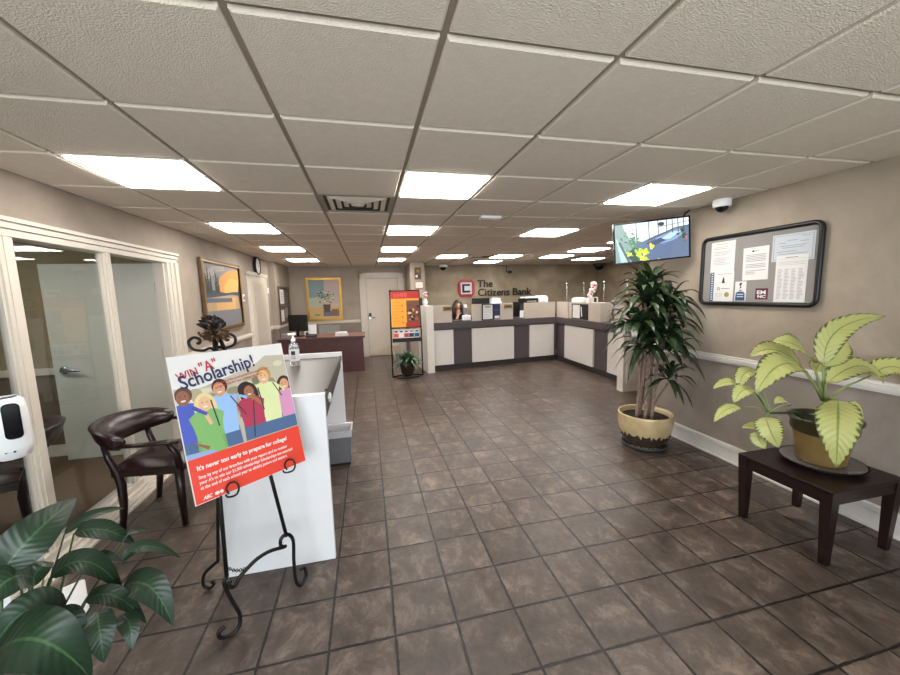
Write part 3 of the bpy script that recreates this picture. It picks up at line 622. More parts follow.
# notice frames hanging on the middle screen
X1 = (T1[0][0], T1[1][0], 0)
t = thing('notice_holder', 'dark notice holder with white sheet and navy brochure on middle screen', 'sign holder', on1(1.43, -.019, 1.22), axes=(X1, (0, 0, 1)))
b = MB(); rectframe(b, .28, .36, .022, .015, 'black'); b.build('frame', t); b = MB().rect(-.125, -.165, .125, .165, .005, 'paper').rect(-.07, .09, .07, .13, .006, 'ink')
for k in range(6): b.rect(-.09, .05-k*.035, .09, .058-k*.035, .006, 'ink')
b.build('sheet', t)
b = MB().box((-.075, -.17, 0), (.075, .17, .015), 'navy').rect(-.06, .02, .06, .06, .016, 'blue').rect(-.06, -.15, .06, -.09, .016, 'paper'); single(b, 'brochure_holder', 'navy brochure holder beside the white framed notice on the middle screen', 'brochure', on1(1.655, -.019, 1.22), axes=(X1, (0, 0, 1)))
X2 = (T2[0][0], T2[1][0], 0)
t = thing('notice_holder', 'dark double notice holder on the right arm screen of counter', 'sign holder', on2(.98, -.038, 1.20), axes=(X2, (0, 0, 1)))
b = MB(); rectframe(b, .62, .32, .02, .012, 'black'); b.build('frame', t); MB().rect(-.29, -.14, .0, .14, .004, 'paper').rect(.0, -.14, .29, .14, .004, 'black').poly([(.06, -.1), (.1, -.1), (.07, .1), (.03, .1)], .006, 'paper').build('sheet', t)
for u_, l_ in ((.50, 'gold nameplate on the left screen of the teller counter'), (1.94, 'gold nameplate on the middle screen, right of the notices')):
    b = MB().box((-.10, -.045, 0), (.10, .045, .012), 'goldplate').rect(-.07, -.012, .07, .012, .013, 'kick'); single(b, 'nameplate', l_, 'nameplate', on1(u_, -.019, 1.325), axes=(X1, (0, 0, 1)), group='gold nameplates')
def machine(name, label, cat, loc, w_, d_, h_, m1, m2, rz=0):
    t = thing(name, label, cat, loc, rz)
    bo = MB().rbox((-w_/2, -d_/2, 0), (w_/2, d_/2, h_*.8), m1, .02).build('body', t); MB().rbox((-w_*.42, -d_*.4, h_*.8), (w_*.42, d_*.35, h_), m2, .015).build('lid', bo); MB().box((-w_*.3, -d_/2-.03, h_*.3), (w_*.3, -d_/2, h_*.36), m2).build('tray', bo)
    return t
def monitor(label, loc, rz, w_=.46, h_=.3):
    t = thing('computer_monitor', label, 'monitor', loc, rz)
    MB().rbox((-w_/2, -.02, .12), (w_/2, .02, .12+h_), 'black', .01).build('display', t); sd = MB().box((-.03, .02, .02), (.03, .04, .3), 'black').build('stand', t); MB().rbox((-.12, -.07, 0), (.12, .1, .02), 'black', .02).build('foot', sd); return t
# back work counter behind the tellers carries equipment
wt = thing('work_counter', 'low grey work counter hidden behind the teller screens', 'counter', (0, 0, 0)); b = MB().box((1.75, 9.2, .0), (6.2, 9.7, .98), 'charcoal').box((1.7, 9.15, .98), (6.25, 9.75, 1.02), 'steel'); b.build('cabinet', wt)
monitor('black monitor seen above the middle screen below the sign', (3.02, 9.4, 1.02), PI, .50, .36)
machine('printer', 'white printer above the middle screen beside the black monitor', 'printer', (3.42, 9.4, 1.02), .3, .35, .47, 'plastic', 'plastic')
t = thing('office_chair', 'black high-back office chair behind the teller window gap', 'chair', (3.90, 8.87, 0))
b = MB().rbox((-.2, -.05, .7), (.2, .05, 1.38), 'black', .05).build('backrest', t); MB().rbox((-.24, -.45, .5), (.24, .02, .6), 'black', .05).build('seat', t); MB().tube([(0, -.2, .08), (0, -.2, .5)], .03, 'black').build('column', t)
for k in range(5): a = k*2*PI/5; MB().tube([(0, -.2, .09), (.27*math.cos(a), -.2+.27*math.sin(a), .03)], [.02, .025], 'black').build('leg', t)
single(MB().rbox((-.05, -.05, 0), (.05, .05, .16), 'plastic', .02), 'tissue_box', 'white tissue box at the right teller window', 'box', on1(2.36, -.12, 1.05))
single(MB().rbox((-.09, -.06, 0), (.09, .06, .11), 'plastic', .02), 'card_terminal', 'white card terminal on the ledge before the teller woman', 'terminal', on1(.97, -.13, 1.05))
machine('receipt_printer', 'tall white slim receipt printer right of the teller woman', 'printer', on1(1.02, -.32, 1.05), .07, .10, .34, 'greyp', 'plastic')
# corner stacks above the screens
t = thing('equipment_shelf', 'shelf behind the corner screen holding printers', 'shelf', (0, 0, 0)); MB().box((2.50, -.52, 1.34), (3.1, -.08, 1.37), 'charcoal', T1).build('board', t); MB().box((2.52, -.5, 1.035), (2.56, -.1, 1.34), 'charcoal', T1).build('bracket', t); MB().box((3.02, -.5, 1.035), (3.06, -.1, 1.34), 'charcoal', T1).build('bracket', t)
p = on1(2.62, -.3, 1.37); machine('label_printer', 'black and white printer on top of corner screen, left one', 'printer', p, .38, .3, .15, 'black', 'plastic', ra1)
p = on1(2.96, -.3, 1.37); machine('document_scanner', 'white scanner on top of the corner screen, beside the black printer', 'scanner', p, .25, .28, .17, 'plastic', 'plastic', ra1)
p = on2(.72, -.17, 1.39); machine('receipt_printer', 'white receipt printer on the right arm screen of the counter', 'printer', p, .2, .3, .10, 'plastic', 'plastic')
p = on2(1.12, -.17, 1.39)
t = thing('greeting_stand', 'pink and white flower display on top of right counter screen', 'decoration', p, .3)
MB().rbox((-.08, -.04, 0), (.08, .04, .1), 'paper', .02).build('base', t); b = MB()
for k in range(34): b.sphere((random.uniform(-.08, .07)+k*.004, random.uniform(-.04, .04), .1+k*.009), random.uniform(.03, .045), ['pink', 'paper', 'paper'][k % 3], n=8)
b.build('blossom', t)
b = MB(); rectframe(b, .14, .11, .012, .02, 'paper'); b.rect(-.06, -.045, .06, .045, .005, 'kick'); single(b, 'photo_frame', 'tiny white photo frame at the end of right counter screen', 'picture frame', on2(1.45, -.10, 1.446), axes=(X2, (0, 0, 1)))
t = thing('flower_vase', 'small vase with pink and white flower on the left end post', 'vase', on1(.07, -.2, 1.40))
MB().lathe([(.02, 0), (.045, .02), (.055, .08), (.03, .13), (.035, .15)], 'plastic', n=16).build('vase', t); b = MB().tube([(0, 0, .1), (.01, 0, .2)], .006, 'stemg')
for k in range(9): a = k*.7; b.sphere((.03*math.cos(a), .03*math.sin(a), .2+.01*k), .025, ['pink', 'paper'][k % 2], n=8)
b.build('flower', t)
single(MB().rbox((-.035, -.03, 0), (.035, .03, .17), 'black', .01), 'desk_phone', 'small black handset standing on the left end post', 'phone', on1(.02, -.42, 1.40))
t = thing('bronze_figurine', 'slender grey figurine at the right end of the teller counter', 'figurine', on2(1.95, -.12, 1.035)); b = MB()
b.tube([(-.06, 0, .0), (-.03, 0, .12), (0, 0, .2), (.0, 0, .34)], [.012, .014, .02, .014], 'greyp').tube([(.05, 0, 0), (.03, 0, .12), (0, 0, .2)], [.012, .014, .018], 'greyp').tube([(0, 0, .3), (.07, 0, .38), (.05, 0, .46)], [.012, .01, .008], 'greyp').sphere((0, 0, .38), .035, 'greyp', n=10); b.build('figure', t)

# teller woman seated behind the left window
def skinned(name, pts, edges, radii, m, parent, sub=2):
    me = bpy.data.meshes.new(name); me.from_pydata(pts, edges, []); o = bpy.data.objects.new(name, me); col.objects.link(o)
    o.modifiers.new('s', 'SKIN'); sv = me.skin_vertices[0].data
    for i, r in enumerate(radii): sv[i].radius = (r if isinstance(r, tuple) else (r, r)); sv[i].use_root = (i == 0)
    u = o.modifiers.new('u', 'SUBSURF'); u.levels = sub; u.render_levels = sub
    dg = bpy.context.evaluated_depsgraph_get(); dg.update(); m2 = bpy.data.meshes.new_from_object(o.evaluated_get(dg)); bpy.data.objects.remove(o)
    m2.materials.clear(); m2.materials.append(M[m])
    for p_ in m2.polygons: p_.use_smooth = True
    r_ = bpy.data.objects.new(name, m2); col.objects.link(r_); r_.parent = parent; return r_
pw = (2.11, 8.36, 0)
st = thing('teller_stool', 'grey teller stool under the woman behind the counter', 'stool', (pw[0], pw[1]+.06, 0))
MB().lathe([(.19, .49), (.2, .51), (.19, .545)], 'greyp', n=24).build('seat', st); MB().tube([(0, 0, .03), (0, 0, .49)], .03, 'chrome').build('column', st); MB().lathe([(.2, 0), (.2, .02), (.03, .04)], 'chrome', n=24).build('base', st)
pe = thing('person', 'person with long brown hair in dark top behind the counter, hand at chin', 'person', pw)
z0 = .615
body = [(0, .05, z0+.06), (0, .04, z0+.25), (0, .03, z0+.42), (0, .02, z0+.53), (0, 0, z0+.60), (0, -.01, z0+.68), (0, -.01, z0+.76),
        (-.15, .02, z0+.48), (-.19, -.03, z0+.28), (-.06, -.17, z0+.45), (-.015, -.13, z0+.57), (.15, .02, z0+.48), (.19, -.04, z0+.26), (.04, -.20, z0+.30), (-.03, -.24, z0+.29),
        (-.09, -.02, z0+.03), (-.10, -.42, z0+.02), (-.10, -.40, z0-.40), (-.10, -.50, z0-.44), (.09, -.02, z0+.03), (.10, -.42, z0+.02), (.10, -.40, z0-.40), (.10, -.50, z0-.44)]
body = [(x, (y if i < 15 else y*.6), z) for i, (x, y, z) in enumerate(body)]
edges = [(0, 1), (1, 2), (2, 3), (3, 4), (4, 5), (5, 6), (3, 7), (7, 8), (8, 9), (9, 10), (3, 11), (11, 12), (12, 13), (13, 14), (0, 15), (15, 16), (16, 17), (17, 18), (0, 19), (19, 20), (20, 21), (21, 22)]
rad = [(.15, .11), (.12, .09), (.13, .09), (.10, .07), .045, (.07, .08), (.055, .07), .05, .04, .032, .028, .05, .04, .032, .028, .075, .06, .04, .035, .075, .06, .04, .035]
skinned('body', body, edges, rad, 'skin', pe)
skinned('blouse', body[:4]+body[7:10]+body[11:14], [(0, 1), (1, 2), (2, 3), (3, 4), (4, 5), (5, 6), (3, 7), (7, 8), (8, 9)], [(.165, .125), (.135, .105), (.145, .105), (.10, .085), .062, .052, .042, .062, .052, .042], 'darkcloth', pe)
skinned('trousers', [body[0]]+body[15:18]+body[19:22], [(0, 1), (1, 2), (2, 3), (0, 4), (4, 5), (5, 6)], [(.17, .13), .09, .075, .055, .09, .075, .055], 'black', pe)
b = MB()
for sx_ in (-1,):
    for k in range(4): b.tube([(-.03+k*.016, -.12, z0+.56), (-.03+k*.016, -.125, z0+.60+.006*(k in (1, 2))), (-.025+k*.014, -.105, z0+.63+.008*(k in (1, 2)))], [.009, .008, .006], 'skin', n=6)
    b.tube([(-.035, -.12, z0+.55), (-.055, -.11, z0+.58), (-.05, -.10, z0+.61)], [.010, .009, .007], 'skin', n=6)
for k in range(4): b.tube([(-.03, -.245+k*.001, z0+.30-k*.012), (-.07, -.25, z0+.30-k*.013), (-.10, -.235, z0+.295-k*.013)], [.009, .008, .006], 'skin', n=6)
b.build('hands', pe)
b = MB(); zc = z0+.73
b.sphere((0, .025, zc+.03), .105, 'hair', n=20, sc_=(.95, 1.0, 1.12))
for s_ in (-1, 1):
    for k in range(5): b.tube([(s_*.05, -.03+.015*k, zc+.08), (s_*.094, -.07+.03*k, zc-.02), (s_*.108, -.09+.03*k, zc-.14), (s_*(.098+.008*k), -.09+.03*k, zc-.27)], [.035, .042, .044, .02], 'hair', n=8)
b.build('hair', pe)
b = MB(); b.sphere((0, -.025, zc+.0), .078, 'skin', n=20, sc_=(.84, .98, 1.12)); b.sphere((0, -.108, zc-.015), .014, 'skin', n=8, sc_=(.8, 1, 1.4)); face_ = b.build('face', pe)
b = MB().sphere((-.028, -.098, zc+.015), .010, 'eye', n=8).sphere((.028, -.098, zc+.015), .010, 'eye', n=8); b.build('eyes', face_); MB().sphere((0, -.099, zc-.052), .02, 'lips', n=8, sc_=(1, .4, .35)).build('lips', face_)

# ================================================================ BROCHURE RACK
t = thing('brochure_rack', 'dark metal floor rack with poster and brochure shelf before end post', 'rack', (.73, 7.10, 0))
for s_ in (-1, 1):
    MB().tube([(s_*.30, 0, .02), (s_*.30, 0, .9), (s_*.285, .06, 1.74)], .013, 'iron').build('upright', t)
MB().tube([(-.30, 0, .02), (-.2, -.12, .02), (0, -.17, .02), (.2, -.12, .02), (.30, 0, .02), (0, .2, .02)], .013, 'iron', closed=True).build('base_ring', t)
MB().tube([(-.285, .055, 1.72), (.285, .055, 1.72)], .012, 'iron').tube([(-.29, .01, 1.0), (.29, .01, 1.0)], .012, 'iron').build('crossbar', t)
b = MB().box((-.28, -.06, .72), (.28, .05, .735), 'iron').box((-.28, -.065, .72), (.28, -.06, .80), 'iron'); b.build('shelf', t)
for s_ in (-1, 1): MB().tube([(s_*.29, 0, .6), (s_*.22, .06, .35), (s_*.1, .08, .12)], .008, 'paperb').build('side_brace', t)
t = thing('rack_poster', 'orange and red poster held in the top of the brochure rack', 'poster', (.73, 7.10-.035, 1.01), axes=((1, 0, 0), (0, .075, .99)))
MB().box((-.275, 0, -.006), (.275, .70, 0), 'paper').build('board', t)
b = MB().rect(-.275, .0, .275, .70, .002, flat('e09a34')); b.rect(-.275, .56, .275, .70, .003, flat('a8302a')).rect(.0, .0, .275, .09, .003, flat('a8302a')).rect(.02, .09, .275, .52, .0035, flat('6b4a3a'))
for k in range(26): b.ell(random.uniform(.05, .25), random.uniform(.12, .48), random.uniform(.015, .04), random.uniform(.012, .03), .004+k*.00008, flat(['2c2422', 'b0553a', 'd8b890', '4b3b38', '7a2f2a'][k % 5]))
for k, (xa, ya, ww, hh) in enumerate(((-.22, .585, .05, .07), (-.155, .585, .05, .07), (-.09, .59, .055, .085), (-.02, .59, .055, .085))): b.ell(xa+ww/2, ya+hh/2, ww/2, hh/2, .004, flat('c65a50')).ell(xa+ww/2, ya+hh/2, ww/4.5, hh/3.4, .0045, flat('a8302a'))
for k in range(4): b.ell(-.06, .42-k*.11, .014, .014, .004, flat('a8302a'))
for k in range(7): b.rect(-.24, .48-k*.06, -.09, .49-k*.06, .004, flat('c77f22'))
b.build('print', t)
bc = [('red', 'red brochure on the rack shelf, leftmost', -.20), ('paper', 'white brochure on the rack shelf beside the red one', -.10), ('crimson', 'crimson brochure in the middle of the rack shelf', 0), ('navy', 'navy brochure on the rack shelf, right of the middle', .10), ('blue', 'blue and white brochure on the rack shelf, rightmost', .21)]
for m_, l_, x_ in bc:
    b = MB().box((-.046, 0, 0), (.046, .23, .008), 'paper').rect(-.044, .07, .044, .15, .009, m_).rect(-.03, .17, .03, .2, .009, 'inkd' if m_ != 'navy' else 'blue').rect(-.044, .01, .044, .03, .009, m_)
    single(b, 'brochure', l_, 'brochure', (.73+x_, 7.085, .738), axes=((1, 0, 0), (0, .12, .99)), group='brochures on the rack shelf')
def strap(b, base, n, L, wd, m, z0a, z0b, lim=None, seed=0, drop=.5, across=2, seg_=7):
    rnd = random.Random(seed)
    for k in range(n):
        a = k*2.39996+rnd.uniform(-.3, .3); el = z0a+(z0b-z0a)*(k/n)+rnd.uniform(-.12, .12); l = L*rnd.uniform(.75, 1.15)
        d = Vector((math.cos(a)*math.cos(el), math.sin(a)*math.cos(el), math.sin(el))); B = Vector(base)+Vector((0, 0, rnd.uniform(-.03, .03)))
        Mi = B+d*l*.52; Tp = B+d*l*.92+Vector((0, 0, -drop*l*(.6+.5*math.cos(el))))
        if lim:
            for P_ in (Mi, Tp): P_.x = min(P_.x, lim)
        b.leaf(B, Mi, Tp, wd*rnd.uniform(.8, 1.2), m, n=seg_, across=across, fold=.3, shape=.7)
t = thing('rack_plant', 'green plant in dark brown pot at foot of brochure rack', 'potted plant', (.73, 7.10, 0))
MB().lathe([(.09, .04), (.13, .10), (.155, .26), (.165, .30), (.15, .30), (.14, .27)], 'rackpot', n=28).build('pot', t); MB().lathe([(.0005, .27), (.14, .27)], 'soil', n=20, cap=False).build('soil', t)
b = MB(); strap(b, (0, 0, .28), 64, .38, .075, 'rackleaf', .1, 1.3, seed=3, drop=.35); b.build('foliage', t)

# ================================================================ MAHOGANY DESK
t = thing('reception_desk', 'mahogany office desk by the back wall under the painting', 'desk', (0, 0, 0))
MB().box((-1.82, 8.02, .0), (-.12, 8.06, .74), 'deskwood').build('modesty_panel', t); MB().box((-1.84, 7.98, .74), (-.08, 8.85, .785), 'desktop').box((-1.84, 7.975, .74), (-.08, 7.98, .785), 'deskwood').build('desktop', t)
for x in (-1.80, -.16): MB().box((x-.02, 8.06, 0), (x+.02, 8.8, .74), 'deskwood').build('side_panel', t)
monitor('black desk monitor turned sideways on the mahogany desk', (-1.50, 8.45, .785), 2.6, .50, .36)
t = thing('desk_phone', 'dark telephone on the mahogany desk below the monitor', 'phone', (-1.20, 8.17, .785)); MB().rbox((-.11, -.1, 0), (.11, .1, .06), 'black', .02).build('base', t); MB().tube([(-.08, -.08, .08), (-.08, .0, .095), (-.08, .08, .08)], .022, 'black').build('handset', t)
single(MB().rbox((-.13, -.03, 0), (.13, .03, .24), 'plastic', .01), 'file_holder', 'white file holder beside the desk monitor', 'file holder', (-1.28, 8.62, .785))
b = MB()
for k in range(6): b.box((-.15+.004*k, -.11, k*.012), (.14-.005*k, .11, k*.012+.010), 'paper')
single(b, 'paper_stack', 'white stack of papers on right half of mahogany desk', 'paper stack', (-.58, 8.3, .785), .1)
single(MB().rbox((-.08, -.06, 0), (.08, .06, .10), 'greyp', .02), 'pen_holder', 'grey pencil box at the left end of the desk', 'pen holder', (-1.70, 8.15, .785))
t = thing('desk_chair', 'grey-brown desk chair back showing behind the mahogany desk', 'chair', (-.95, 9.2, 0)); MB().rbox((-.27, .15, .55), (.27, .24, .93), 'fabricgrey', .1).build('backrest', t); MB().rbox((-.25, -.25, .42), (.25, .22, .5), 'fabricgrey', .08).build('seat', t)
MB().tube([(0, 0, .05), (0, 0, .42)], .03, 'black').tube([(0, .2, .45), (0, .26, .7)], .02, 'black').build('column', t)
for k in range(5): a = k*2*PI/5; MB().tube([(0, 0, .08), (.26*math.cos(a), .26*math.sin(a), .03)], [.02, .025], 'black').build('leg', t)

# ================================================================ CHECK-WRITING DESK (kiosk)
t = thing('writing_stand', 'white customer writing stand with grey top behind the poster easel', 'writing stand', (-.59, 2.99, 0))
MB().box((-.315, -.785, 0), (.315, -.745, 1.065), 'white').build('front_panel', t, label='bright white front panel')
MB().box((-.315, .74, 0), (.315, .78, 1.085), 'white').build('back_panel', t)
MB().box((-.312, -.745, 1.005), (.312, .74, 1.04), 'steel').build('worktop', t, label='grey satin worktop')
b = MB()
for x in (-.30, .285): b.hexa([(x, -.745, .865), (x+.015, -.745, .865), (x+.015, .74, .935), (x, .74, .935)], [(x, -.745, 1.005), (x+.015, -.745, 1.005), (x+.015, .74, 1.005), (x, .74, 1.005)], 'apron')
b.build('apron', t, label='dark sloping apron')
MB().box((-.315, -.745, 1.04), (.312, -.735, 1.065), 'white').box((.295, -.60, 1.04), (.312, .74, 1.05), 'apron').build('rim', t)
b = MB().tube([(.302, -.50, .955), (.306, -.47, .985), (.306, -.44, .965), (.306, -.46, .935), (.306, -.43, .92)], .013, 'plastic', n=8); b.build('emblem', t, label='white emblem on the apron')
# sanitizer bottle
t = thing('sanitizer_bottle', 'clear pump bottle of hand sanitizer on the writing stand', 'bottle', (-.655, 3.40, 1.041))
MB().lathe([(.026, 0), (.031, .006), (.031, .115), (.026, .135), (.012, .148), (.012, .158)], 'liquid', n=20).build('bottle_body', t)
MB().lathe([(.0315, .03), (.0315, .105)], 'paper', n=20, cap=False).box((-.012, -.0325, .07), (.012, -.0315, .095), 'inkd').box((-.014, -.0325, .045), (.014, -.0315, .05), 'ink').box((-.014, -.0325, .056), (.014, -.0315, .061), 'ink').build('paper_label', t)
MB().lathe([(.014, .155), (.014, .17), (.006, .172), (.005, .195)], 'plastic', n=14).rbox((-.03, -.010, .193), (.018, .010, .207), 'plastic', .005).build('pump', t)
t.scale = (1.38, 1.38, 1.4)
# waste bin
t = thing('waste_bin', 'grey waste bin with pale liner beside the writing stand', 'trash can', (-.335, 3.60, 0))
b = MB()
def taper(b, w0, d0, w1, d1, z0, z1, m, n=1):
    b.add([(-w0, -d0, z0), (w0, -d0, z0), (w0, d0, z0), (-w0, d0, z0), (-w1, -d1, z1), (w1, -d1, z1), (w1, d1, z1), (-w1, d1, z1)], [(0, 1, 5, 4), (1, 2, 6, 5), (2, 3, 7, 6), (3, 0, 4, 7)], m)
taper(b, .095, .085, .125, .115, .0, .35, 'bin'); b.rect(-.095, -.085, .095, .085, .004, 'bin'); b.box((-.10, -.09, 0), (.10, .09, .02), 'black'); b.build('bin_body', t)
b = MB(); taper(b, .122, .112, .132, .122, .285, .355, 'binliner'); taper(b, .132, .122, .112, .102, .356, .35, 'binliner'); taper(b, .112, .102, .078, .068, .35, .08, 'binliner'); b.rect(-.078, -.068, .078, .068, .081, 'binliner'); b.build('liner', t, label='pale plastic liner folded over the rim')

# ================================================================ EASEL AND POSTER
et = thing('wrought_iron_easel', 'black wrought iron scroll easel holding the scholarship poster', 'easel', (-.65, 1.95, 0))
EO = Vector((-.65, 1.95, 0)); loc_ = lambda L: [Vector(p)-EO for p in L]
def smooth(P_, n=5):
    P_ = [Vector(p) for p in P_]; out = []
    for i in range(len(P_)-1):
        a = P_[max(i-1, 0)]; b_, c = P_[i], P_[i+1]; d = P_[min(i+2, len(P_)-1)]
        for k in range(n):
            t_ = k/n; out.append(.5*((2*b_)+(c-a)*t_+(2*a-5*b_+4*c-d)*t_*t_+(3*b_-a-3*c+d)*t_**3))
    return out+[P_[-1]]
pc = Vector((-.633, 1.938, 1.063)); pw_ = Vector((.765, .644, 0)).normalized(); pu = Vector((-.159, .189, .969)).normalized(); pn = pw_.cross(pu)
def pp(s_, t_, o=-.025): return pc+pw_*s_+pu*t_+pn*o
b = MB().tube(loc_([pp(-.05, .42), pp(-.075, .10), (-.711, 1.772, .73), (-.721, 1.777, .323)]), .0095, 'iron'); b.build('leg', et)
b = MB().tube(loc_([pp(-.03, .42), pp(.04, .10), (-.530, 1.925, .73), (-.491, 1.970, .357)]), .0095, 'iron'); b.build('leg', et)
b = MB().tube(loc_(smooth([(-.721, 1.777, .323), (-.732, 1.769, .3), (-.714, 1.787, .19), (-.694, 1.806, .09), (-.701, 1.800, .03), (-.732, 1.78, .012), (-.766, 1.757, .03), (-.770, 1.752, .065), (-.748, 1.768, .075)])), .0095, 'iron'); b.build('scroll_foot', et)
b = MB().tube(loc_(smooth([(-.497, 1.967, .300), (-.517, 1.95, .318), (-.514, 1.95, .358), (-.488, 1.972, .366), (-.465, 1.993, .312), (-.470, 1.994, .193), (-.470, 1.998, .07), (-.452, 2.014, .014), (-.424, 2.037, .05), (-.428, 2.035, .105), (-.448, 2.018, .11)])), .0095, 'iron'); b.build('scroll_foot', et)
b = MB().tube(loc_(smooth([(-.505, 1.96, .302), (-.562, 1.911, .326), (-.613, 1.869, .324), (-.656, 1.834, .3), (-.682, 1.812, .28), (-.699, 1.8, .251), (-.717, 1.783, .268), (-.712, 1.786, .295)])), .0095, 'iron'); b.build('curved_crossbar', et)
b = MB().tube(loc_([pp(-.04, .40, -.03), (-.80, 2.0, .75), (-.82, 2.02, .6), (-.853, 2.06, .397), (-.886, 2.1, .189)]), .009, 'iron').tube(loc_(smooth([(-.886, 2.1, .189), (-.93, 2.115, .15), (-.975, 2.13, .10), (-.985, 2.13, .04), (-.96, 2.13, .012), (-.930, 2.125, .035), (-.94, 2.12, .06)])), .009, 'iron'); b.build('rear_leg', et)
b = MB(); ch = smooth([(-.718, 1.783, .368), (-.696, 1.803, .331), (-.666, 1.829, .309), (-.636, 1.853, .311), (-.612, 1.870, .330)], 5)
for i, p_ in enumerate(ch):
    if i == len(ch)-1: break
    d_ = (ch[i+1]-p_).normalized(); s_ = d_.cross(Vector((0, 0, 1)) if i % 2 else Vector((1, 0, 0))).normalized(); c_ = (p_+ch[i+1])/2-EO; ln = (ch[i+1]-p_).length*.62
    b.tube([c_+d_*ln*math.cos(a)+s_*.007*math.sin(a) for a in [2*PI*k/8 for k in range(8)]], .002, 'iron', n=5, closed=True)
b.build('chain', et)
for hs in (-.135, .145):   # hooks carrying the poster
    b = MB().tube(loc_(smooth([pp(hs, -.32, -.03), pp(hs, -.352, -.02), pp(hs, -.350, .035), pp(hs+.02, -.345, .05), pp(hs+.035, -.32, .045), pp(hs+.03, -.295, .035), pp(hs+.005, -.29, .03), pp(hs-.012, -.31, .03), pp(hs-.005, -.335, .03)])), .0045, 'iron'); b.build('poster_hook', et)
# finial
fc = lambda s_, t_, o=-.03: pp(s_, t_, o)-EO
b = MB()
for s_ in (-1, 1):
    b.tube(smooth([fc(-.055, .345), fc(-.055+s_*.02, .36), fc(-.055+s_*.05, .352), fc(-.055+s_*.092, .365), fc(-.055+s_*.103, .40), fc(-.055+s_*.08, .42), fc(-.055+s_*.057, .408), fc(-.055+s_*.06, .39), fc(-.055+s_*.072, .392)]), .0072, 'iron')
b.tube([fc(-.055, .33), fc(-.05, .42), fc(-.042, .50)], .006, 'iron')
for s_ in (-1, 1): b.tube(smooth([fc(-.05, .40), fc(-.05+s_*.03, .405), fc(-.05+s_*.055, .43), fc(-.05+s_*.06, .445)]), .006, 'bronze')
b.build('finial_scroll', et)
b = MB(); C0 = fc(-.043, .445)
for ring_, n_, ln, op in ((0, 9, .088, .35), (1, 8, .078, .75), (2, 7, .066, 1.1)):
    for k in range(n_):
        a = -1.05+2.1*k/(n_-1); o_ = Vector(pn)*(.022*ring_-.02+.008*math.sin(k*3))
        d_ = pw_*math.sin(a)*.85+pu*math.cos(a); B_ = C0+o_*.4+d_*.01; T_ = C0+d_*ln+o_
        b.leaf(B_, (B_+T_)/2+pn*.014, T_, .03, 'bronze' if (k+ring_) % 3 == 0 else 'iron', n=6, across=2, fold=.6, upv=tuple(pn), shape=1.2)
for k in range(12):
    a = k*PI/6; d_ = pw_*math.cos(a)*1.25+pu*math.sin(a)*.6; B_ = C0-pu*.02; T_ = C0-pu*.03+d_*.06+pn*.02; b.leaf(B_, (B_+T_)/2+pn*.01, T_, .022, 'bronze', n=5, across=2, fold=.5, upv=tuple(pn))
b.sphere(C0+pn*.01, .014, 'bronze', n=10); b.build('leaf_finial', et)

pt_ = thing('scholarship_poster', 'white and red scholarship poster board with six young people on easel', 'poster', tuple(pc), axes=(pw_, pu))
PW, PH = .53/2, .673/2
MB().box((-PW, -PH, -.006), (PW, PH, 0), 'paper').build('board', pt_)
b = MB(); b.clip = (-PW+.003, -PH+.003, PW-.003, PH-.003); b.rect(-PW+.003, -PH+.003, PW-.003, -.135, .0030, 'red')
b.poly([(-PW+.003, -.135), (PW-.003, -.135), (PW-.003, .27), (.16, .28), (.10, .24), (-.05, .20), (-.18, .17), (-PW+.003, .19)], .0004, flat('b5ac98'))
for k in range(46):
    x = random.uniform(-.24, .24); y = random.uniform(-.0, .16 if x < .05 else .235); b.ell(x, y, random.uniform(.015, .035), random.uniform(.012, .03), .0006+k*.000004, flat(['a79b80', 'c9c2ac', '8c8468', 'd6d2c2', '77745c'][k % 5]), n=10)
def person_print(cx, hy, hw, shirt, skin, hair, lean, z, long_=False, sleeve=None, bottom='4a6288', top=None):
    hw *= 1.12
    sh = hy-hw*1.25; W_ = hw*1.9
    b.poly([(cx-W_*.8+lean*.3, -.13), (cx+W_*.85+lean*.3, -.13), (cx+W_*.8+lean*.1, -.04), (cx-W_*.75+lean*.1, -.04)], z-.00008, flat(bottom))
    if long_: b.ell(cx+.002, hy-hw*.6, hw*1.25, hw*1.9, z-.00004, flat(hair), n=18)
    b.poly([(cx-W_*.7, -.065), (cx+W_*.75, -.065), (cx+W_*.85, sh-.05), (cx+W_, sh-.01), (cx+W_*.6, sh+.012), (cx+.25*hw, sh+.02), (cx-.25*hw, sh+.02), (cx-W_*.6, sh+.012), (cx-W_, sh-.01), (cx-W_*.85, sh-.05)], z, flat(shirt))
    b.poly([(cx-.3*hw, sh+.012), (cx+.3*hw, sh+.012), (cx+.28*hw, hy-.6*hw), (cx-.28*hw, hy-.6*hw)], z+.00004, flat(skin))
    b.ell(cx+.15*hw, hy+.25*hw, hw*.9, hw*1.0, z+.00006, flat(hair), n=18)
    b.ell(cx+.05*hw, hy-.08*hw, hw*.68, hw*.92, z+.0001, flat(skin), n=18)
    b.ell(cx+.05*hw, hy-.42*hw, hw*.28, hw*.10, z+.00014, 'paper', n=10)
    for e_ in (-.22, .3): b.ell(cx+e_*hw, hy+.12*hw, hw*.08, hw*.06, z+.00014, 'inkd', n=8)
person_print(-.235, .145, .034, '4a58b0', '8c5c46', '5c4438', 0, .0012)
person_print(.232, .11, .032, 'c98cb0', 'c9956f', '35221e', 0, .0012, True)
person_print(-.085, .154, .034, '8fb2dc', 'c9926f', '3a2620', 0, .0016)
person_print(-.155, .100, .034, '79a863', 'd8aa86', 'd8c38c', 0, .0020, True, bottom='6f9d58')
person_print(.13, .172, .036, 'cfd6a0', 'd9a981', 'b08a50', 0, .0018)
person_print(.045, .11, .032, 'a63450', '9a6448', '2a1c1a', 0, .0022, True)
b.ell(.035, .123, .040, .040, .00212, flat('2a1c1a'), n=16)
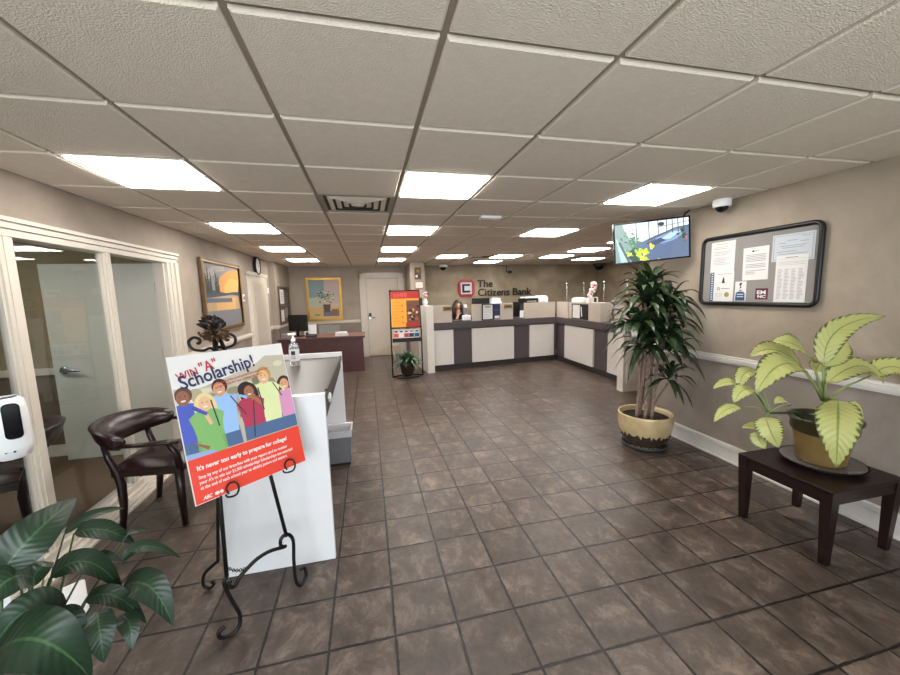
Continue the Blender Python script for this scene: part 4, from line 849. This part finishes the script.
b.poly([(-.10, -.135), (-.20, -.135), (-.195, -.02), (-.12, -.02)], .00235, flat('79a863'))
for xa, ya, xb, yb in ((-.13, .11, -.115, -.02), (-.045, .11, .01, .0), (.06, .08, .03, -.12), (.17, .13, .205, .05), (.09, .12, .10, .0)):
    b.poly([(xa, ya), (xa+.006, ya), (xb+.006, yb), (xb, yb)], .0026, flat('35333c'))
b.poly([(-.235, -.06), (-.225, -.07), (-.175, -.115), (-.165, -.10)], .0026, flat('8c5c46')); b.poly([(.05, .06), (.07, .065), (.075, .09), (.055, .09)], .0027, flat('9a6448'))
b.poly([(-PW+.003, -.135), (-.14, -.135), (-.155, -.12), (-.19, -.115), (-PW+.003, -.11)], .0024, flat('8aa0c8'))
for q_, c_ in (([(-.21, .085), (-.20, .10), (-.15, .055), (-.155, .04)], '3f4ea4'), ([(-.03, .12), (-.02, .105), (.03, .075), (.035, .09)], '86a8d4'), ([(.075, .075), (.065, .06), (.10, .02), (.11, .035)], '9a6448'), ([(.185, .13), (.195, .115), (.225, .07), (.232, .085)], 'c4cc94'), ([(-.165, .045), (-.15, .05), (-.135, .0), (-.15, -.005)], 'd8aa86')): b.poly(q_, .0025, flat(c_))
b.build('photo_print', pt_)
b = MB().mesh(text('WIN', .050, .0006, shear=0), 'crimson', at(-.238, .222, .0035, .21, .85)).mesh(text('"A"', .068, .0008), 'crimson', at(-.143, .242, .0035, .21, .85))
b.mesh(text('Scholarship!', .088, .0016), 'navy', at(-.232, .180, .0036, .165, .80)); b.build('heading', pt_)
b = MB().mesh(text('Get rewarded for good grades and enter to win', .016), 'crimson', at(-.115, .172, .0034, .13, .9)).mesh(text('a scholarship for your college education', .016), 'crimson', at(-.10, .157, .0034, .13, .9)); b.build('red_subheading', pt_)
b = MB().mesh(text("It's never too early to prepare for college!", .0285, .0009), 'paper', at(-.235, -.190, .0034, 0, .86))
for k, l_ in enumerate(('Stop by any of our branches with your report card to register', "your A's to win our $1,000 scholarship! Scholarships are awarded", 'at the end of each school year to eligible juniors and seniors.')): b.mesh(text(l_, .0205, .0004), 'paper', at(-.235, -.228-.024*k, .0034, 0, .80))
b.mesh(text('ABC', .022, .0008, shear=.3), 'paper', at(-.232, -.322, .0034, 0, .8)).ell(-.176, -.315, .010, .008, .0034, 'paper').ell(-.157, -.315, .007, .008, .0034, 'paper'); b.build('white_lettering', pt_)

# ================================================================ ARMCHAIR (left)
def armchair(label, loc, rz):      # faces local +y
    t = thing('leather_armchair', label, 'chair', loc, rz)
    b = MB().hexa([(-.23, -.22, .40), (.23, -.22, .40), (.26, .24, .40), (-.26, .24, .40)], [(-.23, -.22, .45), (.23, -.22, .45), (.26, .24, .45), (-.26, .24, .45)], 'chairwood'); b.build('seat_rail', t)
    vs = []; n = 9; fs = []
    for j in range(n+1):
        for i in range(n+1):
            u, v = i/n*2-1, j/n*2-1; x = u*(.225+.03*(v+1)/2); y = v*.24+.01; e = (1-abs(u)**4)*(1-abs(v)**4); vs.append((x, y, .452+.065*e**.6))
    for j in range(n):
        for i in range(n): k = j*(n+1)+i; fs.append((k, k+1, k+n+2, k+n+1))
    MB().add(vs, fs, 'leather', smooth=True).hexa([(-.225, -.23, .45), (.225, -.23, .45), (.255, .25, .45), (-.255, .25, .45)], [(-.225, -.23, .456), (.225, -.23, .456), (.255, .25, .456), (-.255, .25, .456)], 'leather').build('seat_cushion', t)
    # upholstered horseshoe back: swept fat section
    b = MB(); N = 22; secn = 12; vs = []; fs = []
    for i in range(N+1):
        a = PI+.20+(PI-.40)*i/N; x = .30*math.cos(a); y = -.02+.27*math.sin(a); e = max(0, math.sin(PI*i/N))**.6; top = .70+.085*e**.9; hgt = (.075+.115*e)*(1 if 0 < i < N else .7); th = (.036+.018*e)*(1 if 0 < i < N else .6)
        out = Vector((math.cos(a), math.sin(a), 0))
        for k in range(secn):
            q = 2*PI*k/secn; r_ = th*math.cos(q); zz = top-hgt/2+hgt/2*math.sin(q); rake = (zz-.62)*.45*e
            vs.append(Vector((x, y, zz))+out*(r_+rake+(.018 if math.sin(q) > .5 else 0)))
    for i in range(N):
        for k in range(secn): fs.append((i*secn+k, i*secn+(k+1) % secn, (i+1)*secn+(k+1) % secn, (i+1)*secn+k))
    fs.append(tuple(range(secn-1, -1, -1))); fs.append(tuple(N*secn+k for k in range(secn)))
    b.add(vs, fs, 'leather', smooth=True).build('backrest', t)
    for s_ in (-1, 1):
        MB().tube([(s_*.30, -.12, .650), (s_*.305, .06, .652), (s_*.295, .20, .655), (s_*.28, .26, .645)], [.022, .026, .03, .018], 'chairwood', flatk=.6, n=10).build('arm', t)
        MB().tube([(s_*.285, .19, .655), (s_*.26, .23, .55), (s_*.245, .235, .42)], [.018, .022, .026], 'chairwood').build('arm_post', t)
        MB().tube([(s_*.245, .225, .44), (s_*.25, .225, .25), (s_*.255, .23, .0)], [.032, .028, .02], 'chairwood').build('leg', t)
        MB().tube([(s_*.225, -.245, .64), (s_*.225, -.225, .54), (s_*.218, -.19, .44), (s_*.212, -.175, .34), (s_*.21, -.18, .18), (s_*.21, -.205, .0)], [.018, .022, .026, .03, .025, .02], 'chairwood').build('leg', t)
    return t
ac_ = armchair('burgundy leather barrel armchair with dark wood legs in front of the glazed office', (-1.60, 3.12, 0), -PI/2-.06)
c2_ = copy_thing(ac_, (-2.60, 3.0, .006), 'dark leather armchair inside the office, behind the glass at the left edge'); c2_.rotation_euler = (0, 0, PI/2+.5)

# ================================================================ RIGHT WALL: BOARD, TV, TABLE
t = thing('notice_board', 'grey notice board with rounded black frame on the right wall', 'notice board', (XR-.002, 2.475, 1.79), axes=WR)
MB().box((-.46, -.29, 0), (.46, .29, .014), 'fabricgrey').build('panel', t)
b = MB(); R_ = .05; path = []
for cx, cy, a0 in ((.475-R_, .305-R_, 0), (-.475+R_, .305-R_, 90), (-.475+R_, -.305+R_, 180), (.475-R_, -.305+R_, 270)):
    for i in range(6): a = math.radians(a0+18*i); path.append((cx+R_*math.cos(a), cy+R_*math.sin(a), .018))
b.tube(path, .018, 'black', closed=True, n=10); b.build('frame', t)
def sheet(label, u0_, v0_, u1_, v1_, m_, deco, name='notice_sheet', z=.016, rot=0):
    w_, h_ = u1_-u0_, v1_-v0_; b = MB().box((0, 0, 0), (w_, h_, .0012), m_); deco(b, w_, h_)
    ax = ((0, -math.cos(rot), math.sin(rot)), (0, math.sin(rot), math.cos(rot)))
    return single(b, name, label, 'notice', (XR-.002-z, 2.95-u0_, 1.485+v0_), axes=ax, group='notices on the board')
Z_ = .0018
def d_letter(b, w, h):
    for k in range(14):
        if k in (1, 4, 8): continue
        b.rect(w*.12, h*(.92-k*.05), w*random.uniform(.6, .88), h*(.92-k*.05)+.004, Z_, 'ink')
def d_cert(b, w, h):
    b.rect(0, 0, w*.16, h, Z_, 'blue')
    for k in range(12): b.rect(w*.04, h*(.04+.08*k), w*.12, h*(.085+.08*k), Z_+.0003, 'paperb')
    b.poly([(w*.5, h*.62), (w*.64, h*.62), (w*.6, h*.78), (w*.57, h*.84), (w*.54, h*.78)], Z_, 'inkd'); b.ell(w*.38, h*.43, .014, .014, Z_, 'inkd').ell(w*.38, h*.43, .009, .009, Z_+.0003, 'paper'); b.rect(w*.48, h*.42, w*.85, h*.45, Z_, 'ink').rect(w*.3, h*.92, w*.9, h*.94, Z_, 'ink'); b.ell(w*.74, h*.23, .023, .023, Z_, 'gold', n=20)
    for k in range(3): b.rect(w*.25, h*(.17+.05*k), w*.55, h*(.18+.05*k), Z_, 'ink')
def d_mid(b, w, h):
    b.ell(w*.4, h*.88, .010, .008, Z_, 'inkd').rect(w*.46, h*.87, w*.62, h*.89, Z_, 'ink')
    for k in range(13):
        if k in (5, 9): continue
        b.rect(w*.12, h*(.76-k*.048), w*(.9 if k < 11 else .5), h*(.76-k*.048)+.0055, Z_, 'ink')
def d_blue(b, w, h):
    b.poly([(w*.42, h*.62), (w*.58, h*.68), (w*.52, h*.80), (w*.66, h*.90), (w*.5, h*.95), (w*.36, h*.85), (w*.47, h*.74)], Z_, 'navy'); b.rect(w*.38, h*.52, w*.64, h*.57, Z_, 'navy'); b.poly([(w*.06, h*.02), (w*.94, h*.02), (w*.9, h*.40), (w*.75, h*.48), (w*.25, h*.48), (w*.1, h*.40)], Z_, 'blue')
    for k in range(2): b.rect(w*.2, h*(.2+.12*k), w*.8, h*(.25+.12*k), Z_+.0003, 'paperb')
def d_bl(b, w, h):
    for q in ((.04, .05, .96, .065), (.04, .93, .96, .945), (.04, .05, .055, .945), (.945, .05, .96, .945)): b.rect(w*q[0], h*q[1], w*q[2], h*q[3], Z_, 'ink')
    for k, (xa, xb, y) in enumerate(((.15, .33, .66), (.36, .6, .74), (.66, .85, .68), (.2, .8, .55), (.25, .75, .48), (.15, .85, .25), (.12, .6, .34), (.7, .9, .86))): b.rect(w*xa, h*y, w*xb, h*y+.005, Z_, 'ink')
def d_tab(b, w, h):
    b.rect(w*.08, h*.92, w*.92, h*.925, Z_, 'ink').rect(w*.3, h*.95, w*.7, h*.96, Z_, 'inkd')
    for k in range(3): b.rect(w*.08, h*(.86-.03*k), w*.92, h*(.866-.03*k), Z_, 'ink')
    for c in range(4):
        for k in range(22): b.rect(w*(.08+.22*c), h*(.70-k*.03), w*(.08+.22*c+random.uniform(.10, .18)), h*(.70-k*.03)+.004, Z_, 'ink')
def d_mar(b, w, h):
    b.rect(0, 0, w, h, Z_, 'maroon'); b.mesh(text('EM', .062, .002), 'paper', at(.010, .045, Z_+.0003, 0, .95, .7)); b.mesh(text('NC', .045, .002), 'paper', at(.018, .014, Z_+.0003, 0, 1, .7))
sheet('typed white letter pinned at the upper left of the notice board', .085, .285, .315, .57, 'paper', d_letter)
sheet('white certificate with blue side strip and gold seal on the notice board', .095, .022, .322, .292, 'paper', d_cert, z=.018)
sheet('typed white letter pinned in the middle of the notice board', .395, .205, .603, .483, 'paper', d_mid, rot=.02)
sheet('small blue and white accreditation badge on the notice board', .337, .026, .435, .199, 'paper', d_blue, 'badge_card')
sheet('small maroon sticker with white letters on the notice board', .515, .042, .613, .135, 'maroon', d_mar, 'sticker')
sheet('wide bluish certificate pinned at the upper right of notice board', .621, .345, .912, .554, 'paperb', d_bl, 'certificate')
sheet('tall white sheet with columns of figures, lower right of notice board', .66, .022, .878, .388, 'paper', d_tab, z=.018)

# television
tw, th = .72, .405
ya = -.36; wv = Vector((math.cos(ya), math.sin(ya), 0)); nv = Vector((math.sin(ya), -math.cos(ya), 0))
ti = -.02; uv2 = Vector((0, 0, 1))*math.cos(ti)-nv*math.sin(ti); ro = .075
wv2 = wv*math.cos(ro)+uv2*math.sin(ro); uv3 = uv2*math.cos(ro)-wv*math.sin(ro)
TC = EYE+.70*Vector((4.016, 4.496, .68))
t = thing('wall_television', 'flat television showing camera feed, hung high near the right wall', 'television', tuple(TC), axes=(wv2, uv3))
b = MB().rbox((-tw/2, -th/2, -.035), (tw/2, th/2, -.004), 'black', .012); b.build('casing', t)
b = MB(); rectframe(b, tw, th, .014, .010, 'blackgl', -.005); b.build('bezel', t)
b = MB(); sw, sh_ = tw/2-.013, th/2-.013; b.clip = (-sw, -sh_, sw, sh_)
def SP(L): return [(x*sw, y*sh_) for x, y in L]
b.poly(SP([(-1, -1), (1, -1), (1, 1), (-1, 1)]), .000, scr('5c6b86'))
b.poly(SP([(-.1, -1), (.5, -1), (.6, -.1), (-.1, -.3)]), .0003, scr('566685')); b.poly(SP([(.1, .1), (.75, .5), (.85, .1), (.3, -.3)]), .0003, scr('7d94b8')); b.poly(SP([(.2, -.0), (.55, .35), (.8, .35), (.5, -.0)]), .0004, scr('a9c4de'))
b.poly(SP([(-.8, .98), (1, .98), (1, .62), (.55, .48), (.1, .25), (-.25, -.0), (-.6, .2)]), .0005, scr('dce6ea'))
b.poly(SP([(-1, 1), (-.78, 1), (-.42, -1), (-1, -1)]), .0006, scr('7a9590')); b.poly(SP([(-.98, .35), (-.72, -.35), (-.55, -1), (-.85, -1)]), .0007, scr('a9bec0')); b.poly(SP([(-.92, .1), (-.85, .1), (-.58, -1), (-.66, -1)]), .0008, scr('4a5f60'))
b.poly(SP([(-.72, -.55), (-.4, -.2), (-.35, -1), (-.55, -1)]), .0008, scr('33463c'))
for x in (-.42, -.08, .17, .40, .55, .70, .85): b.poly(SP([(x, .98), (x+.025, .98), (x+.035, .3 if x > .1 else .05), (x+.01, .3 if x > .1 else .05)]), .001, scr('3a4650'))
b.poly(SP([(-.1, .05), (.62, .55), (1, .62), (1, .58), (.62, .51), (-.1, -.0)]), .001, scr('3a4650')); b.poly(SP([(.2, .68), (1, .82), (1, .79), (.2, .65)]), .001, scr('3a4650'))
b.poly(SP([(-.05, .9), (.15, .93), (.14, .35), (-.04, .25)]), .0009, scr('e8e0c0')); b.ell(.27*sw, .80*sh_, .03, .02, .0012, scr('2b3340')); b.poly(SP([(-.15, -.1), (.25, .1), (.4, -.05), (-.02, -.32)]), .0008, scr('3d4a63'))
for k in range(40):
    b.ell(random.gauss(-.5, .13)*sw, random.gauss(.1, .22)*sh_, .016, .007, .0013+k*.00001, scr(['2f6a40', '4f8a4c', '7fae8a'][k % 3]), rot=random.uniform(0, 3))
for k in range(26):
    b.ell(random.gauss(-.22, .17)*sw, random.gauss(-.62, .22)*sh_, .026, .013, .0018+k*.00001, scr(['c6de2e', 'dff04a', '9cc232'][k % 3]), rot=random.uniform(0, 3))
for k in range(14): b.ell(random.gauss(.82, .06)*sw, random.gauss(.15, .18)*sh_, .014, .01, .0015+k*.00001, scr(['2c3b34', '4b6a52'][k % 2]))
b.ell(.93*sw, -.02*sh_, .008, .018, .002, scr('c8607a')); b.build('screen', t, label='lit screen with blue room and yellow-green plant')
# mounting arm
p1 = TC-Vector(wv2.cross(uv3))*.04; b = MB().tube([(0, 0, -.05), (.12, .05, -.14), (.30, .225, -.20)], .012, 'black').rbox((-.08, -.08, -.05), (.08, .08, -.035), 'black', .01); b.build('wall_arm', t)
MB().tube([(.30, .18, -.03), (.345, .235, -.05), (.40, .262, -.09)], .008, 'black').build('cable', t)

# low plant table
TX0, TX1, TY0, TY1, TZ = 2.51, 3.10, 1.38, 1.92, .47
t = thing('plant_table', 'low dark wood table with tapered legs against the right wall', 'table', ((TX0+TX1)/2, (TY0+TY1)/2, 0)); hx, hy = (TX1-TX0)/2, (TY1-TY0)/2
MB().rbox((-hx, -hy, TZ-.02), (hx, hy, TZ), 'wood', .006).build('tabletop', t)
b = MB()
for q in (((-hx+.01, -hy+.01), (hx-.01, -hy+.03)), ((-hx+.01, hy-.03), (hx-.01, hy-.01)), ((-hx+.01, -hy+.03), (-hx+.03, hy-.03)), ((hx-.03, -hy+.03), (hx-.01, hy-.03))): b.box((*q[0], TZ-.09), (*q[1], TZ-.02), 'wood')
b.build('apron', t)
for sx_ in (-1, 1):
    for sy_ in (-1, 1):
        def q(x, y, h, z): return [(x-h, y-h, z), (x+h, y-h, z), (x+h, y+h, z), (x-h, y+h, z)]
        MB().hexa(q(sx_*(hx-.045), sy_*(hy-.035), .019, 0), q(sx_*(hx-.033), sy_*(hy-.033), .031, TZ-.02), 'wood').build('leg', t)
b = MB().lathe([(.0005, .0), (.15, .0), (.18, .008), (.205, .03), (.212, .03), (.186, .002), (.15, -.004+.004)][:5]+[(.20, .03), (.175, .014), (.14, .010), (.0005, .010)], 'clearsaucer', n=40, cap=False)
single(b, 'plant_saucer', 'wide smoky plastic saucer under the yellow-green plant pot', 'saucer', (2.86, 1.655, TZ))
PO = Vector((2.87, 1.665, TZ+.011))
t = thing('variegated_plant', 'broad-leaved yellow-green variegated plant in olive pot on low table', 'potted plant', tuple(PO))
MB().lathe([(.108, 0), (.12, .01), (.145, .18), (.150, .205)], 'ochre', n=40).build('pot', t, label='ochre glazed pot body'); MB().lathe([(.150, .200), (.163, .215), (.166, .275), (.180, .285), (.180, .302), (.160, .302), (.155, .26)], 'olive', n=40, cap=False).build('pot_rim', t, label='dark olive glazed rim')
MB().lathe([(.0005, .265), (.156, .265)], 'soil', n=24, cap=False).build('soil', t)
DL = [((2.776,1.554,.936),(2.541,1.411,.855),(2.556,1.407,.600),.17),((2.826,1.669,1.122),(2.925,1.675,1.348),(3.20,1.60,1.430),.13),((2.783,1.702,1.145),(2.595,1.688,1.268),(2.51,1.762,1.289),.14),((2.864,1.811,1.085),(2.691,1.865,1.205),(2.567,1.938,1.152),.13),
 ((2.694,1.696,1.1),(2.441,1.664,1.152),(2.289,1.67,.985),.15),((2.833,1.653,1.008),(2.984,1.582,1.128),(3.124,1.536,1.012),.13),((3.10,1.593,1.051),(3.16,1.50,1.121),(3.21,1.40,.981),.14),((2.459,1.8,1.089),(2.325,1.778,1.084),(2.289,1.774,.984),.09),
 ((2.359,1.811,.995),(2.242,1.811,1.031),(2.127,1.812,.994),.07),((2.376,1.754,.988),(2.257,1.73,.991),(2.204,1.733,.918),.08),((2.339,1.798,.859),(2.201,1.778,.859),(2.122,1.787,.784),.07),((2.395,1.678,.826),(2.34,1.612,.773),(2.409,1.602,.654),.12),
 ((2.387,1.718,.714),(2.376,1.694,.672),(2.416,1.678,.614),.07),((2.465,1.751,.713),(2.409,1.767,.734),(2.345,1.78,.722),.06),((2.885,1.573,.875),(2.919,1.535,.878),(2.984,1.538,.78),.07),((2.601,1.69,.88),(2.498,1.668,.929),(2.448,1.676,.905),.06),
 ((2.912,1.765,1.057),(2.985,1.787,1.116),(3.062,1.826,1.153),.09),((2.822,1.672,1.122),(2.905,1.662,1.209),(3.05,1.70,1.26),.12)]
crown = Vector((2.87, 1.68, .88)); small = Vector((2.45, 1.70, .84))
for i, (B_, Mi, Tp, wd) in enumerate(DL):
    lf = MB().leaf(*(Vector(q)-PO for q in (B_, Mi, Tp)), wd*(1.3 if i in (2, 3, 4, 9, 12, 17) else 1.12), 'dief', n=14, across=8, fold=.16 if i else .08, curl=.05, upv=(-.75, -.35, .55) if i in (0, 11, 12) else (-.35, -.45, .8) if i != 1 else (-.7, -.6, .3), shape=.82); lf.build('leaf', t)
    base = crown if i in (0, 1, 2, 3, 4, 5, 6, 14, 16, 17) else small; r0 = .007 if base is crown else .004
    st_ = Vector(B_); mid_ = (base+st_)/2+Vector((0, 0, .02))
    MB().tube([base-PO, mid_-PO, st_-PO], [r0*1.3, r0, r0*.7], 'stemg', n=7).build('petiole', t)
MB().tube([(0, .01, .25), (.0, .012, .33), (.0, .015, .41)], [.022, .02, .014], 'stemg').build('stem', t); MB().tube([(-.06, .02, .26), (-.2, .03, .34), small-PO, Vector((2.40, 1.76, .97))-PO], [.01, .009, .008, .005], 'stemd').build('stem', t)

# ================================================================ TALL PLANT
P0 = Vector((2.78, 3.10, 0)); PS = .3
b = MB().lathe([(.0005, 0), (.19, 0), (.215, .02), (.22, .045), (.21, .045), (.20, .02), (.0005, .02)], 'saucer', n=40, cap=False); single(b, 'plant_saucer', 'dark grey saucer under the cream glazed pot', 'saucer', tuple(P0))
t = thing('corn_plant', 'tall dark green cane plant in cream and brown glazed pot', 'potted plant', (P0.x, P0.y, .021))
MB().lathe([(.17, 0), (.19, .02), (.225, .10), (.25, .17), (.262, .25), (.258, .30), (.262, .335), (.255, .345), (.235, .335), (.228, .28)], 'cream', n=48, cap=True).build('pot', t); pot_ = t.children[0]
b = MB(); n = 96; vs = []; fs = []
def prof(z):
    P__ = [(0, .17), (.02, .19), (.10, .225), (.17, .25), (.25, .262)]
    for (a, r1), (c, r2) in zip(P__, P__[1:]):
        if z <= c: return r1+(r2-r1)*(z-a)/(c-a)
    return .26
tops = [.125+.035*random.random()+.014*math.sin(k*2.1) for k in range(n)]
for j in range(6):
    for k in range(n): z = .002+(tops[k]-.002)*j/5; r_ = prof(z)+.0025; vs.append((r_*math.cos(2*PI*k/n), r_*math.sin(2*PI*k/n), z))
for j in range(5):
    for k in range(n): fs.append((j*n+k, j*n+(k+1) % n, (j+1)*n+(k+1) % n, (j+1)*n+k))
b.add(vs, fs, 'glazedk', smooth=True).build('drip_glaze', pot_, label='dark brown dripped glaze band')
MB().lathe([(.0005, .29), (.232, .29)], 'soil', n=28, cap=False).build('soil', t)
heads = [((-.05, -.04), (-.13, -.10, 1.45), 1), ((.04, .02), (.02, .0, 1.60), 1), ((.0, -.06), (.12, -.12, 1.42), 1), ((.07, .05), (.18, -.02, 1.25), 1), ((-.08, .03), (-.20, -.05, 1.22), 1), ((.05, -.06), (.02, -.15, 1.12), 1), ((.07, -.02), (.16, -.10, .95), 0), ((-.07, .0), (-.12, -.10, 1.0), 0), ((.02, .06), (.17, -.1, .66), 0), ((-.03, .05), (-.07, -.02, 1.58), 1)]
for (bx, by), h_, k_ in heads:
    hi_ = heads.index(((bx, by), h_, k_))
    if hi_ in (3, 5, 6, 7, 8):
        st0 = (bx*.5+h_[0]*.25, by*.5+h_[1]*.25, max(.28, h_[2]-.38)); MB().tube(smooth([st0, ((st0[0]+h_[0])/2, (st0[1]+h_[1])/2, st0[2]+(h_[2]-st0[2])*.6), h_], 4), .010, 'cane', n=8).build('cane', t); continue
    bx, by = bx*1.2+.02, by*1.1; q_ = ((bx*2+h_[0]*.6)/3+.015, (by*2+h_[1]*.6)/3, .27+(h_[2]-.27)*.45)
    MB().tube(smooth([(bx, by, .27), q_, h_], 5), [.016, .016, .015, .015, .014, .014, .013, .012, .011, .010, .009], 'cane', n=8).build('cane', t)
b = MB()
for i, (_, h_, k_) in enumerate(heads):
    big = h_[2] > .98
    h_ = (h_[0], h_[1], h_[2]+.05)
    if i in (1, 9): strap(b, h_, 20, .33, .062, 'drac', -.1, 1.3, lim=XR-.05-P0.x, seed=20+i, drop=.30, across=2); continue
    strap(b, h_, 28 if big else 18, .38 if big else .36, .082 if big else .06, 'drac', -.5, 1.15, lim=XR-.05-P0.x, seed=20+i, drop=.36)
b.build('foliage', t)

# ================================================================ SANITIZER STAND AND PEACE LILY (front left)
t = thing('sanitizer_stand', 'white automatic hand sanitizer dispenser on a floor stand', 'dispenser', (-1.765, 2.17, 0), .62)
MB().rbox((-.17, -.17, 0), (.17, .17, .012), 'plastic', .02).build('base_plate', t); MB().box((-.13, .02, .012), (-.09, .05, 1.18), 'plastic').build('pole', t)
b = MB(); pr = [(-.075, .02), (.075, .02), (.085, -.03), (.082, -.085), (.055, -.125), (0, -.138), (-.055, -.125), (-.082, -.085), (-.085, -.03)]
vs = []; lv = [(.89, .55), (.91, .9), (.96, 1.0), (1.08, .98), (1.15, .94), (1.18, .86), (1.195, .6)]
for z, k in lv: vs += [(x*k*.9, (y if y > 0 else y*k), z) for x, y in pr]
n = len(pr); fs = [(j*n+i, j*n+(i+1) % n, (j+1)*n+(i+1) % n, (j+1)*n+i) for j in range(len(lv)-1) for i in range(n)]; fs += [tuple(range(n)), tuple((len(lv)-1)*n+i for i in range(n))[::-1]]
b.add(vs, fs, 'plastic', smooth=True).build('dispenser_body', t)
b = MB().rbox((-.006, 1.005, -.0), (.052, 1.178, .012), 'blackgl', .02, T=Matrix(((1, 0, 0, 0.0), (0, 0, -1, -.128), (0, 1, 0, 0), (0, 0, 0, 1)))); b.build('sight_window', t, label='glossy black window on the dispenser')
b = MB().sphere((-.012, -.138, .945), .004, 'greyp', n=8).sphere((.015, -.138, .945), .005, 'blue', n=8); b.build('indicator', t)

LO = Vector((-1.16, 1.28, 0))
t = thing('peace_lily', 'dark green peace lily with broad leaves in the front left corner', 'potted plant', tuple(LO))
MB().lathe([(.10, 0), (.12, .02), (.15, .25), (.155, .27), (.14, .27), (.135, .24)], 'olive', n=32).build('pot', t); MB().lathe([(.0005, .24), (.136, .24)], 'soil', n=20, cap=False).build('soil', t)
LL = [((-1.129,1.292,.831),(-1.071,1.341,.915),(-1.06,1.497,.942),.115),((-1.152,1.549,.779),(-1.1,1.613,.81),(-1.027,1.676,.788),.045),((-1.115,1.541,.785),(-1.038,1.572,.762),(-.99,1.649,.634),.08),((-.98,1.544,.637),(-.922,1.585,.663),(-.837,1.654,.54),.055),
 ((-1.191,1.441,.673),(-1.154,1.44,.731),(-1.157,1.49,.715),.08),((-1.122,1.428,.696),(-1.03,1.461,.712),(-.983,1.53,.521),.09),((-1.118,1.573,.625),(-1.059,1.583,.648),(-1.05,1.654,.565),.05),((-.986,1.532,.537),(-.867,1.487,.553),(-.8,1.471,.385),.115),
 ((-.969,1.379,.581),(-.924,1.313,.551),(-.916,1.299,.448),.09),((-1.045,1.446,.569),(-.956,1.447,.571),(-.898,1.495,.395),.07),((-1.11,1.21,.628),(-.934,1.129,.714),(-.878,1.193,.496),.16),((-1.001,1.292,.653),(-1.048,1.239,.725),(-1.125,1.214,.628),.12),
 ((-1.085,1.326,.773),(-1.093,1.262,.821),(-1.141,1.233,.753),.13),((-1.085,1.355,.588),(-1.002,1.318,.61),(-.982,1.321,.506),.08),((-.956,1.466,.475),(-.908,1.423,.464),(-.892,1.39,.392),.07),((-.99,1.606,.709),(-.979,1.654,.696),(-.965,1.698,.663),.035),((-1.269,1.517,.725),(-1.259,1.571,.763),(-1.222,1.62,.806),.07)]
for i, (B_, Mi, Tp, wd) in enumerate(LL):
    MB().leaf(*(Vector(q)-LO for q in (B_, Mi, Tp)), wd*(.95 if i else 1.1), 'lily', n=14, across=6, fold=.18, curl=.05, upv=(.3, -.55, .8) if i else (.55, -.8, .45), shape=.8).build('leaf', t)
    B_ = Vector(B_)-LO; s0 = Vector((random.uniform(-.05, .05), random.uniform(-.05, .05), .24))
    MB().tube([s0, s0*.5+B_*.5+Vector((0, 0, .04)), B_], [.005, .0045, .003], 'stemd', n=6).build('petiole', t)
MB().tube([(0, 0, .24), Vector((-1.20, 1.46, .55))-LO, Vector((-1.181, 1.496, .70))-LO], .003, 'stemg', n=6).build('flower_stem', t)
b = MB().leaf(Vector((-1.181, 1.496, .695))-LO, Vector((-1.188, 1.497, .73))-LO, Vector((-1.183, 1.502, .765))-LO, .022, 'paper', n=8, across=4, fold=.8, upv=(0, -1, 0)); b.build('spathe', t, label='small white flower bract')
